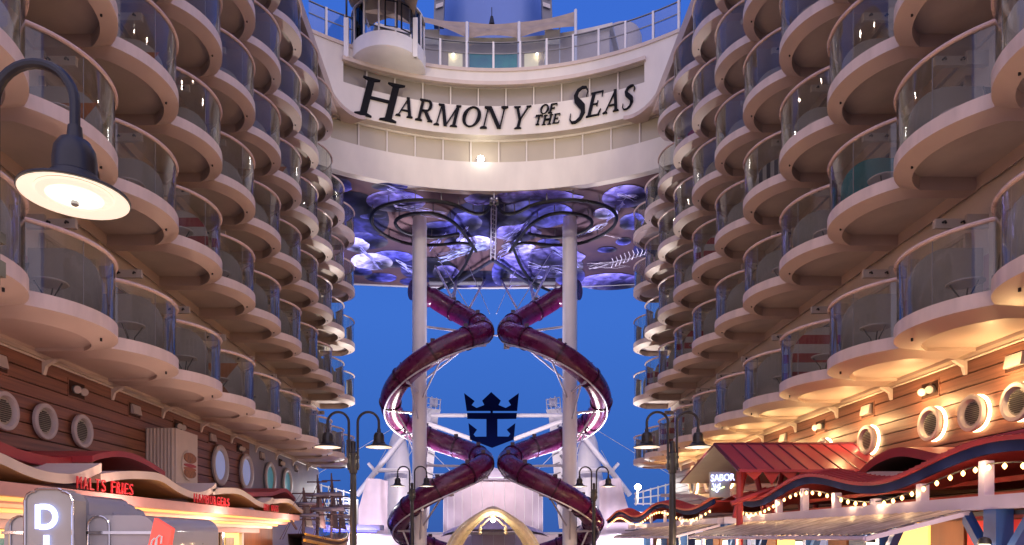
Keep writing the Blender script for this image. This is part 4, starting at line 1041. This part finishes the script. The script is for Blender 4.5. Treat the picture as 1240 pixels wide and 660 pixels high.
# burger box
bb = thing('duct_box', 'beige fluted box on the left wall with a round burger picture', 'box', (-8.75, 20.2, EYE+1.5))
mb = MB(); mb.box((-9.6, 19.5, EYE+1.45), (-8.75, 20.95, EYE+3.06))
for k in range(8): mb.bar((-9.55+.1*k, 19.49, EYE+1.46), (-9.55+.1*k, 19.49, EYE+3.04), .035, 8)
part('casing', mb, 'cream', bb)
mb = MB(); c = (-8.72, 20.3, EYE+2.08)
def disc(mb, ry, rz, cy, cz, x0, x1, n=24, mi=0):
    mb.mi = mi; mb.prism([(x0, cy+ry*math.cos(2*math.pi*i/n), cz+rz*math.sin(2*math.pi*i/n)) for i in range(n)], (x1-x0, 0, 0))
disc(mb, .50, .44, 20.3, EYE+2.08, -8.745, -8.70); 
for k, (zz, mi) in enumerate(((2.30, 1), (2.08, 2), (1.98, 3), (1.86, 1))):
    disc(mb, .42, .15 if mi == 1 else .05, 20.3, EYE+zz, -8.70, -8.68-.004*k, 20, mi)
part('burger_picture', mb, ['cream', 'burger', 'red', 'orange'], bb, True)
# shop block with stacked lit eaves
sh = thing('food_shop', 'long left food shop with stacked yellow lit eaves and bright windows', 'shop', (-8.0, 15, 0))
part('wall', MB().box((-9.58, 8, 0), (-8.2, 26.5, EYE+.78)), 'brownpanel', sh)
part('roof_slab', MB().box((-8.2, 8.9, EYE+.60), (-6.98, 25.8, EYE+.80)).box((-8.2, 8.9, EYE+.44), (-7.25, 25.2, EYE+.54)), 'pinkfascia', sh)
part('lit_cove', MB().box((-8.2, 9.0, EYE+.545), (-7.12, 25.6, EYE+.595)).box((-8.2, 9, EYE+.375), (-7.4, 24.5, EYE+.435)), 'warmstrip', sh)
part('lower_eave', MB().box((-8.2, 9.0, EYE+.28), (-7.5, 24.2, EYE+.372)), 'cream', sh)
part('pink_band', MB().box((-8.2, 9.0, EYE+.13), (-7.62, 23.2, EYE+.276)), 'pinkfascia', sh)
for k in range(8):
    y = 9.3+1.7*k; f = part('window', MB().box((-8.19, y, EYE-1.6), (-8.10, y+1.45, EYE+.12)), ['warmpane', 'warmpane', 'creamlit', 'warmpane'][k % 4], sh)
    part('window_post', MB().box((-8.19, y+1.5, EYE-2.6), (-8.02, y+1.66, EYE+.128)), 'white' if k % 2 else 'chrome', f)
    part('menu_board', MB().box((-8.10, y+.2, EYE-.3), (-8.06, y+.9, EYE-.02)), ['orange', 'teal', 'red', 'gold'][k % 4], f)
light('AREA', (-7.1, 17, EYE+.5), 60, (1, .62, .25), 'cove_light', shape='RECTANGLE', size=.4, size_y=15, aim=(-7.1, 17, -3))
for txt, d0, ln, lab in (('MALTS FRIES', 11.75, 1.95, 'red block letters reading MALTS FRIES on the shop eave'), ('HAMBURGERS', 16.45, 2.2, 'red block letters reading HAMBURGERS further along the eave'), ('HOT DOGS', 21.6, 1.5, 'small red block letters reading HOT DOGS at the far eave end')):
    t = thing('letter_sign', lab, 'sign', (-6.95, d0, EYE+.82), 'red roof lettering'); y_ = d0
    chars = txt.replace(' ', '')+(' ' if ' ' in txt else ''); step = ln/(len(txt)+.0)
    for ch in txt:
        if ch != ' ':
            o = text_part(ch, .31, (-6.95, y_, EYE+.82), (0, 1, 0), (0, 0, 1), .012, 'redletter', t, 'letter', -.001)
            xs = [v.co.y for v in o.data.vertices]; a_, b_ = min(xs), max(xs); wd_ = b_-a_; tgt = min(wd_, step*.74) if ch == 'I' else step*.74
            for v in o.data.vertices: v.co.y = (v.co.y-a_)*tgt/wd_+(y_-d0)
        y_ += step*(.55 if ch == 'I' else .8 if ch == ' ' else 1.05)
light('AREA', (-6.6, 12.7, EYE+.86), 6, (1, .5, .4), 'sign_light', shape='RECTANGLE', size=.1, size_y=2, aim=(-6.95, 12.7, EYE+1.0))
# diner kiosk
kd = 9.0
def K(px, py, dd=0): return P(px, py, kd+dd)
ks = thing('diner_kiosk', 'white streamlined diner kiosk with chrome band at the lower left', 'kiosk', (-5.6, kd, 0))
x0, _, z0 = K(5, 624, .35); x1, _, z1 = K(188, 624, .35)
mb = MB(); r_ = .22; prof = [(x0, EYE-1.9), (x0, z0-r_)]+[(x0+r_-r_*math.cos(q), z0-r_+r_*math.sin(q)) for q in [math.pi/2*i/6 for i in range(1, 7)]]+[(x1-r_+r_*math.sin(q), z0-r_+r_*math.cos(q)) for q in [math.pi/2*i/6 for i in range(0, 7)]]+[(x1, EYE-1.9)]
mb.prism([(x, kd+.35, z) for x, z in prof], (0, 2.2, 0)); part('body', mb, 'kiosk', ks, True)
mb = MB(); z = K(0, 645, .35)[2]; mb.box((x0-.02, kd+.32, z-.02), (x1+.02, kd+.348, z+.02)); part('chrome_band', mb, 'chrome', ks)
for px in (20, 115):
    x = K(px, 0, .3)[0]; mb = MB()
    pts = [(x-.11, kd+.335, EYE-1.9), (x-.11, kd+.335, z0-.14)]+[(x-.11+.14*(1-math.cos(q)), kd+.335, z0-.14+.13*math.sin(q)) for q in [math.pi/2*i/5 for i in range(1, 6)]]
    pts += [(2*x-p[0]+.06, p[1], p[2]) for p in reversed(pts)]
    mb.tube(pts, .014, 6); part('chrome_arch', mb, 'chrome', ks, True)
mb = MB()
for a, b, y_, dd in ((84, 108, 599, .6), (84, 122, 606, .9), (84, 138, 613, 1.2)):
    xa, _, za = K(a, y_, dd); xb = K(b, y_, dd)[0]
    mb.prism([(xa, kd+dd, EYE+.1), (xa, kd+dd, za), (xb-.12, kd+dd, za), (xb-.04, kd+dd, za-.04), (xb, kd+dd, za-.12), (xb, kd+dd, EYE+.1)], (0, 1.2-.2*dd, 0))
part('stepped_top', mb, 'kiosk', ks, True)
py = thing('neon_sign', 'grey pylon sign with blue white neon letters above the kiosk', 'sign', K(58, 700))
sh_ = [(30, 700), (30, 606), (33, 599), (38, 596), (43, 595), (43, 593.5), (47, 592), (71, 592), (75, 593.5), (75, 595), (80, 596), (85, 599), (88, 606), (88, 700)]
part('board', MB().prism([K(x, y) for x, y in sh_], (0, .3, 0)), 'signgrey', py)
mb = MB(); mb.tube([K(x, y, -.012) for x, y in sh_], .018, 6); part('board_edge', mb, 'chrome', py)
mb = MB()
for k in (0, 1, 2):
    o_ = 2.3*k
    mb.bar(K(43.2+o_, 611+0, -.03), K(43.2+o_, 640.5, -.03), .0095, 6)
for k in (0, 1, 2):
    o_ = 2.5*k; pts = [(48, 611+o_), (55, 611+o_)]+[(55+(14.5-o_)*math.sin(q), 625.8-(14.8-o_)*math.cos(q)) for q in [math.pi*i/10 for i in range(1, 10)]]+[(55, 640.6-o_), (48, 640.6-o_)]
    mb.tube([K(x, y, -.03) for x, y in pts], .0095, 6)
    mb.bar(K(53.5+2.6*k, 648, -.03), K(53.5+2.6*k, 678, -.03), .0095, 6)
part('neon_letters', mb, 'neon', py, True)
rs = thing('arrow_sign', 'red pointed sign with white marks at the right end of the kiosk', 'sign', K(195, 700, .1))
mb = MB(); mb.prism([K(x, y, .1) for x, y in ((187, 627), (208, 640), (202, 675), (176, 675))], (0, .1, 0)); part('board', mb, 'signred', rs)
for q in (0, 6):
    mb = MB(); mb.tube([K(x+q, y-q*.6, .07) for x, y in ((182, 664), (184, 655), (187, 652), (190, 653), (189, 662))], .012, 6); part('letter_stroke', mb, 'white', rs)

# toy galleon
EO = 0
gx, gy = -7.1, 30.0
gs = thing('toy_galleon', 'dark toy sailing ship with golden trim at the end of the left shops', 'ship model', (gx, gy, EYE-1))
def hull(u, v):
    y = gy-4.2+8.4*u; wd = .75*math.sin(math.pi*min(1, u*.9+.08))**.6
    a = math.pi*v; return (gx+wd*math.cos(a), y, EYE-.15+.55*abs(u-.45)**1.5*1.6-.8*math.sin(a)*(1-.25*u))
mb = MB(); mb.grid(hull, 20, 10); mb.grid(lambda u, v: tuple(Vector(hull(u, 0)).lerp(Vector(hull(u, 1)), v)), 20, 2); part('hull', mb, 'shipwood', gs, True)
mb = MB()
for dz, r_ in ((-.02, .05), (-.25, .07), (-.5, .04)):
    mb.tube([(gx+.78*math.sin(math.pi*min(1, i/20*.9+.08))**.6*(1+dz*.4), gy-4.2+8.4*i/20, EYE-.15+.9*abs(i/20-.45)**1.5+dz) for i in range(21)], r_, 6)
part('gilded_trim', mb, 'shipgold', gs, True)
for k, (yy, hh_) in enumerate(((-3.2, 1.9), (-1.0, 2.6), (1.6, 2.9), (3.4, 2.2))):
    mb = MB(); mb.tube([(gx, gy+yy, EYE-.3), (gx, gy+yy, EYE+hh_)], [.07, .03], 8)
    ms_ = part('mast', mb, 'shipwood', gs)
    mb = MB()
    for q in (.35, .62, .88): mb = MB(); mb.bar((gx-.75*(1.1-q*.6), gy+yy, EYE+hh_*q), (gx+.75*(1.1-q*.6), gy+yy-.1, EYE+hh_*q), .03, 6); part('yard', mb, 'shipwood', ms_)
    mb = MB()
    for q0, q1 in ((.40, .47), (.64, .70)):
        def sf(u, v, q0=q0, q1=q1): 
            z = EYE+hh_*(q0+(q1-q0)*v); ww = .72*(1.1-(q0+(q1-q0)*v)*.6); return (gx+ww*(2*u-1), gy+yy-.1-.18*math.sin(math.pi*u)*math.sin(math.pi*v), z)
        mb.grid(sf, 6, 5, (0, .02, 0))
    part('furled_sail', mb, 'shipsail', ms_, True)
mb = MB()
for yy, hh_ in ((-3.2, 1.9), (-1.0, 2.6), (1.6, 2.9), (3.4, 2.2)):
    for q in (-.7, -.35, .35, .7): mb.bar((gx+.7*math.copysign(1, q), gy+yy+q, EYE-.1), (gx, gy+yy, EYE+hh_*.85), .012, 4)
mb.bar((gx, gy-4.2, EYE+.3), (gx, gy-5.4, EYE+.8), .05, 6); mb.bar((gx, gy-5.4, EYE+.8), (gx, gy-3.2, EYE+1.8), .012, 4)
part('rigging', mb, 'shipwood', gs)
mb = MB()
for yy, hh_ in ((-3.2, 1.9), (-1.0, 2.6), (1.6, 2.9), (3.4, 2.2)):
    for k in range(1, 8):
        f = k/9; mb.bar((gx+.7*(1-f), gy+yy-.7*(1-f), EYE-.1+f*hh_*.9), (gx+.7*(1-f), gy+yy+.7*(1-f), EYE-.1+f*hh_*.9), .010, 4)
    mb.add([(gx+.02, gy+yy+.1, EYE+hh_*.95), (gx+.02, gy+yy+1.5, EYE+.35), (gx+.05, gy+yy+.2, EYE+.4), (gx-.02, gy+yy+.1, EYE+hh_*.95), (gx-.02, gy+yy+1.5, EYE+.35), (gx+.01, gy+yy+.2, EYE+.4)], [(0, 1, 2), (5, 4, 3), (0, 3, 4, 1), (1, 4, 5, 2), (2, 5, 3, 0)])
part('netting', mb, 'shipwood', gs)
bd = thing('blue_lit_counter', 'low counter band glowing blue and violet beyond the toy ship', 'counter', P(430, 645, 41))
part('counter_top', MB().box(P(392, 642, 41), P(465, 636, 42.5)), 'white', bd); part('light_strip', MB().box(P(392, 644, 40.95), P(456, 642.5, 41.0)), 'blueglow', bd)
light('AREA', P(425, 647, 40.6), 60, (.2, .2, 1), 'blue_light', shape='RECTANGLE', size=3, size_y=.4, aim=P(425, 630, 45))
fc = thing('scroll_fence', 'white fence with round scrolls behind the left street lamp', 'fence', P(415, 640, 43))
mb = MB()
for x in range(393, 436, 10): mb.bar(P(x, 637, 43), P(x, 603+(x-393)*.05, 43), .06, 6)
for k in range(4): mb.bar(P(393, 604+9*k, 43), P(434, 606+9*k, 43), .035, 5)
part('frame', mb, 'white', fc)
mb = MB()
for x in (399, 409, 419, 429):
    for y in (613, 624):
        c_ = P(x, y, 43); mb.tube([(c_[0]+.2*math.cos(q), c_[1], c_[2]+.24*math.sin(q)) for q in [2*math.pi*i/14 for i in range(14)]], .025, 5, closed=True)
part('scroll', mb, 'white', fc)

# ------------------------------------------------------------------ right shops
gr = thing('gable_roof', 'crimson standing seam gable roof on red struts, right side', 'roof', (8, 19.5, EYE))
XL, XR = 6.38, 10.3
rz, fz, bz = EYE+2.54, EYE+1.64, EYE+1.76; ry, fy, by = 19.5, 17.6, 22.9
mb = MB(); mb.hexa([(XL, fy, fz), (XR, fy, fz), (XR, ry, rz), (XL, ry, rz), (XL, fy, fz+.07), (XR, fy, fz+.07), (XR, ry, rz+.07), (XL, ry, rz+.07)]); part('front_slope', mb, 'roofred', gr)
mb = MB(); mb.hexa([(XL, ry+.004, rz), (XR, ry+.004, rz), (XR, by, bz), (XL, by, bz), (XL, ry+.004, rz+.07), (XR, ry+.004, rz+.07), (XR, by, bz+.07), (XL, by, bz+.07)]); part('back_slope', mb, 'signgrey', gr)
mb = MB()
for k in range(10):
    x = XL+.03+k*.43; mb.bar((x, fy, fz+.075), (x, ry, rz+.08), .022, 5)
mb.tube([(XL, fy, fz+.03), (XL, ry, rz+.05), (XL, by, bz+.03)], .035, 6); mb.bar((XL, ry, rz+.07), (XR, ry, rz+.07), .045, 6); part('seam', mb, 'seam', gr)
mb = MB()
for x in (6.6, 7.6, 8.7):
    for sx in (-1, 1): mb.bar((x+.45+sx*.42, 18.6, EYE+.5), (x+.45+sx*.08, 18.6, EYE+2.0), .07, 6)
    mb.bar((x+.45-.42, 18.6, EYE+.9), (x+.45+.42, 18.6, EYE+1.3), .05, 6)
for x in (6.55, 9.9):
    mb.bar((x, 18.0, 0), (x, 18.0, EYE+1.75), .09, 8)
mb.bar((6.3, 17.9, EYE+.85), (7.4, 17.9, EYE+1.25), .07, 6)
part('strut', mb, 'canopyred', gr)
mb = MB()
for k in range(9):
    x = XL+.2+k*.45; mb.prism([(x, fy+.05, fz), (x+.22, fy+.05, fz-.32 if k % 2 else fz-.2), (x+.42, fy+.05, fz)], (0, .03, 0))
part('pennant_trim', mb, 'red', gr)
ns = thing('neon_sign', 'grey board with white neon word SABOR and a chilli under the gable', 'sign', (6.4, 18.9, EYE+.9))
part('board', MB().box(P(861, 602, 18.95), P(882, 572, 19.1)), 'signgrey', ns)
o = text_part('SABOR', .21, P(860.5, 583, 18.88), (1, 0, .05), (0, 0, 1.25), .01, 'neon', ns, 'neon_word', .002)
mb = MB(); mb.tube(smooth([P(x, y, 18.88) for x, y in ((863, 585), (865, 590), (868, 596), (871, 590), (872, 585))], 4), .014, 6)
mb.tube(smooth([P(x, y, 18.88) for x, y in ((866, 586), (868, 591), (870, 586))], 4), .012, 6); part('neon_chilli', mb, 'neon', ns, True)
mb = MB(); mb.tube([P(x, y, 18.88) for x, y in ((862, 592), (866, 594))], .012, 6); mb.tube([P(x, y, 18.88) for x, y in ((871, 592), (877, 589.5))], .012, 6); part('neon_leaf', mb, 'neonyellow', ns)
def zw(d): return EYE+.82+.19*math.cos(2*math.pi*(d-15.3)/5.7) if d < 20.5 else EYE+.82+.21*math.cos(2*math.pi*(d-28.2)/8.5)
def ribbon_roof(d0, d1, lab, m_, X=7.0, grow=1.0, bulbs_every=.29, lbl=''):
    t = thing('wave_roof', lab, 'canopy', (X, (d0+d1)/2, EYE), 'wavy red roofs on the right shops')
    n = 60; ds = [d0+(d1-d0)*i/n for i in range(n+1)]
    def sec(mat_, prof, nm):
        mb = MB(); v = []; k = len(prof)
        for d in ds:
            z = zw(d); v += [(X+px_, d, z+pz_) for px_, pz_ in prof]
        f = [(i*k+j, i*k+(j+1) % k, (i+1)*k+(j+1) % k, (i+1)*k+j) for i in range(n) for j in range(k)]
        f += [tuple(range(k-1, -1, -1)), tuple(n*k+j for j in range(k))]
        mb.add(v, f); return part(nm, mb, mat_, t, True)
    sec('navyfascia', [(0, .15), (.06, .15), (.06, .30), (0, .30)], 'blue_fascia')
    sec(m_, [(-.06, .30), (0, .304), (.5, .43), (.47, .47), (-.06, .36)], 'red_band')
    mb = MB()
    for i in range(int((d1-d0)/.16)):
        d = d0+.16*i; z = zw(d); mb.bar((X-.065, d, z+.365), (X+.46, d, z+.478), .013, 4)
    part('corrugation', mb, 'canopyred', t)
    sec('canopyred', [(.1, .2), (.1, .26), (2.6, .30), (2.6, .24)], 'underside')
    mb = MB(); mb.tube([(X-.03, d, zw(d)+.0) for d in ds], .012, 5); st_ = thing('bulb_string', 'string of warm round bulbs under the '+lbl, 'string lights', (X-.03, d0, zw(d0)), 'warm bulb strings')
    part('cable', mb, 'black', st_)
    d = d0+.2; i = 0
    while d < d1 and i < 80:
        z = zw(d)-.05
        part('light_bulb', MB().lathe([(0, .045), (.02, .025), (.029, 0), (.02, -.025), (0, -.045)], (X-.04, d, z), 'z', 12), 'bulb', st_, True)
        if i % 3 == 1: light('POINT', (X-.16, d, z), 7, (1, .62, .28), 'bulb_light', shadow_soft_size=.04)
        d += bulbs_every*(1+.12*math.sin(i)); i += 1
ribbon_roof(8.2, 19.6, 'near red corrugated wave roof with navy edge, lower right', 'canopyred', lbl='near red wave roof')
ribbon_roof(21.5, 40.5, 'far orange red wave roof running toward the slides', 'canopyorange', bulbs_every=.42, lbl='far orange wave roof')
GR = 'upper wavy canopies on the right wall'
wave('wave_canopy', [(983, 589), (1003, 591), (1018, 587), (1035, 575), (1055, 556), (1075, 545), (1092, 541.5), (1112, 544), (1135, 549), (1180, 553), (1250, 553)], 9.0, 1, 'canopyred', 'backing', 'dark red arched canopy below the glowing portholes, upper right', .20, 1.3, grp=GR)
wave('wave_canopy', [(975, 592), (1000, 596), (1020, 592), (1037, 582), (1050, 572), (1080, 571), (1120, 572)], 8.7, 1, 'cream', 'facade', 'curved cream canopy strip just under the dark red arch', .10, 1.2, grp=GR)
wave('wave_canopy', [(800, 598), (830, 598), (845, 599), (858, 603), (872, 602), (886, 595)], 8.8, 1, 'cream', 'canopyorange', 'pale curved canopy strip left of the neon board', .16, 1.3, grp=GR)
# beam, posts, corrugated canopies
bm2 = thing('shop_pergola', 'lavender and blue timber pergola with corrugated awnings, lower right', 'pergola', (7, 14, 0))
part('beam', MB().box((6.9, 8.3, EYE+.38), (7.1, 20.2, EYE+.57)), 'lavender', bm2)
for d in (9.73, 11.15, 12.5, 13.9, 15.3, 16.65):
    part('short_post', MB().box((6.93, d-.06, EYE+.572), (7.07, d+.06, zw(d)+.055)), 'lavender', bm2)
for d in (9.5, 12.3, 15.1, 17.9, 20.0):
    mb = MB(); mb.box((6.88, d-.12, 0), (7.12, d+.12, EYE+.377)); pst = part('post', mb, 'postblue', bm2)
    mb = MB()
    for sy in (-1, 1): mb.hexa([(6.93, d+sy*.12, EYE-.45), (7.07, d+sy*.12, EYE-.45), (7.07, d+sy*.12, EYE-.28), (6.93, d+sy*.12, EYE-.28), (6.93, d+sy*.62, EYE+.2), (7.07, d+sy*.62, EYE+.2), (7.07, d+sy*.62, EYE+.37), (6.93, d+sy*.62, EYE+.37)])
    part('brace', mb, 'postblue', pst)
def corr(d0, d1, par, X0=7.0, X1=5.5, z0=EYE+.41, z1=EYE+.03):
    n = int((d1-d0)/.055)
    mb = MB(); mb.grid(lambda u, v: (X0+(X1-X0)*v, d0+(d1-d0)*u, z0+(z1-z0)*v+.012*math.sin(u*n/2*math.pi)), n, 4, (0, 0, .008)); sh2 = part('corrugated_sheet', mb, 'poly', par, True)
    mb = MB(); kk = d0+.15
    while kk < d1: mb.hexa([(X0, kk-.018, z0-.028), (X1, kk-.018, z1-.028), (X1, kk+.018, z1-.028), (X0, kk+.018, z0-.028), (X0, kk-.018, z0-.016), (X1, kk-.018, z1-.016), (X1, kk+.018, z1-.016), (X0, kk+.018, z0-.016)]); kk += .26
    part('slat', mb, 'postblue', sh2)
    mb = MB()
    for k in range(5): 
        v = k/4; mb.bar((X0+(X1-X0)*v, d0, z0+(z1-z0)*v-.05), (X0+(X1-X0)*v, d1, z0+(z1-z0)*v-.05), .035, 5)
    k = d0
    while k <= d1+.01:
        mb.hexa([(X0, k-.025, z0-.10), (X1, k-.025, z1-.10), (X1, k+.025, z1-.10), (X0, k+.025, z0-.10), (X0, k-.025, z0-.03), (X1, k-.025, z1-.03), (X1, k+.025, z1-.03), (X0, k+.025, z0-.03)]); k += (d1-d0)/6
    part('rafter', mb, 'lavender', sh2)
corr(10.1, 18.9, bm2)
bm3 = thing('shop_pergola', 'far timber pergola with corrugated awning, right of the slides', 'pergola', (7, 26, 0))
part('beam', MB().box((6.9, 20.8, EYE+.38), (7.1, 34, EYE+.57)), 'lavender', bm3); corr(20.8, 30.0, bm3)
for d in (22, 24.8, 27.6, 30.4): part('post', MB().box((6.88, d-.12, 0), (7.12, d+.12, EYE+.377)), 'postblue', bm3)
for dd in (22.7, 25, 27.3, 29.6): part('short_post', MB().box((6.95, dd-.05, EYE+.572), (7.05, dd+.05, zw(dd)+.055)), 'lavender', bm3)
sf_ = thing('restaurant_building', 'row of brown panels, red mosaics and lit windows under the right pergola', 'shop', (8.6, 16, 0))
part('wall', MB().box((8.6, 7.0, 0), (10.3, 36, EYE+.55)), 'brownpanel', sf_)
yy = 8.4; kinds = ['redmosaic', 'brownpanel', 'redmosaic', 'brownpanel', 'warmpane', 'postblue', 'brownpanel', 'palewin', 'warmpane', 'orange', 'palewin', 'postblue', 'brownpanel', 'orange', 'palewin', 'navyfascia', 'whitelit', 'postblue']
for k, kd_ in enumerate(kinds):
    wd_ = .9+.35*(k % 3)
    part({'redmosaic': 'mosaic_panel', 'warmpane': 'lit_window', 'palewin': 'window', 'whitelit': 'lit_window'}.get(kd_, 'wall_panel'), MB().box((8.55, yy, 0), (8.598, yy+wd_, EYE+.28)), kd_, sf_); yy += wd_+.1
part('ceiling_board', MB().box((7.15, 8.4, EYE+.3), (8.54, 36, EYE+.36)), 'navydeck', sf_)
part('striped_band', MB().box((8.0, 8.4, EYE+.58), (8.05, 20, EYE+.70)).box((8.0, 8.4, EYE+.85), (8.06, 20, EYE+.93)), 'red', sf_)
for k, (px, d) in enumerate(((1181, 9.5), (881, 20.0), (848, 20.5), (800, 27.5), (968, 15.1), (1050, 12.3))):
    X_ = (px-590)*d/FP
    if k in (0, 4, 5): X_ = 6.84
    t = thing('wall_sconce', ['large white sconce on the nearest blue post at the lower right', 'white sconce below the gable roof struts', 'white sconce seen beside the right street lamp post', 'small white sconce far along the right shops', 'white sconce on the blue post under the corrugated awning, mid right', 'white sconce on the second blue post from the right'][k], 'lamp', (X_, d, EYE-.3), 'white post sconces')
    part('cap', MB().lathe([(.0, .32), (.06, .30), (.08, .26), (.08, .22)], (X_-.1, d-.1, EYE-.32), 'z', 14), 'black', t, True)
    part('shade', MB().lathe([(.06, .22), (.075, .0), (.075, -.25), (.0, -.27)], (X_-.1, d-.1, EYE-.32), 'z', 14), 'sconce', t, True)
    light('POINT', (X_-.35, d-.25, EYE-.35), 12, (1, .8, .5), 'sconce_light', shadow_soft_size=.08)

# ------------------------------------------------------------------ added lamps without fixtures
for d in (2.5, 6, 13, 18, 24, 30):      # added fill lights along both shop fronts
    light('POINT', (-6.6 if d != 6 else -8, d, EYE+.2), 120, (1, .68, .56), 'shop_front_fill', shadow_soft_size=.25)
    light('POINT', (6.3, d, EYE-.2), 200, (1, .62, .34), 'shop_front_fill', shadow_soft_size=.25)
# added fill spots, pointed at the boardwalk, which throws their light back up
for d in (-6, 1, 8, 15, 22, 29):
    for x in (-5.6, 5.9):
        light('SPOT', (x, d, EYE-.1), 400 if x < 0 else 520, (1, .83, .75), 'floor_wash_fill', spot_size=R(105), spot_blend=.8, shadow_soft_size=.2, aim=(x*.55, d+.5, 0))
# added violet and white spots around the slides, aimed at the tents, slides and balcony ends
for s_ in (-1, 1):
    light('SPOT', (.5+s_*9.5, 45, EYE-1.5), 1300, (.62, .50, 1), 'aft_fill', spot_size=R(80), spot_blend=.8, shadow_soft_size=.3, aim=(.5+s_*2, 41, EYE+14))
    light('SPOT', (.5+s_*4, 42.6, EYE+9), 3600, (1, .82, .88), 'aft_fill', spot_size=R(70), spot_blend=.8, shadow_soft_size=.4, aim=(.5+s_*3, 55, EYE+3))
    light('SPOT', (.5+s_*10.5, 46, EYE-1), 2300, (.92, .80, 1), 'aft_fill', spot_size=R(90), spot_blend=.8, shadow_soft_size=.4, aim=(.5+s_*7, 55.5, EYE+4))
    light('SPOT', (.5+s_*4.5, 44, EYE+2), 6500, (1, .90, .84), 'deck_end_light', spot_size=R(50), spot_blend=.7, shadow_soft_size=.2, aim=(.5+s_*8, 38, EYE+11))
    light('SPOT', (.5+s_*3, 46, EYE+1), 9500, (.86, .78, 1), 'aft_fill', spot_size=R(95), spot_blend=.9, shadow_soft_size=.5, aim=(.5+s_*1.5, 44, EYE+18))
# added warm fill on the bridge face, from unseen spots
for s_ in (-1, 1):
    light('SPOT', (XC+s_*6.9, 29, EYE+21.0), 1300, (1, .84, .66), 'bridge_fill', spot_size=R(95), spot_blend=.9, shadow_soft_size=.3, aim=(XC-s_*2, 38, EYE+21.8))
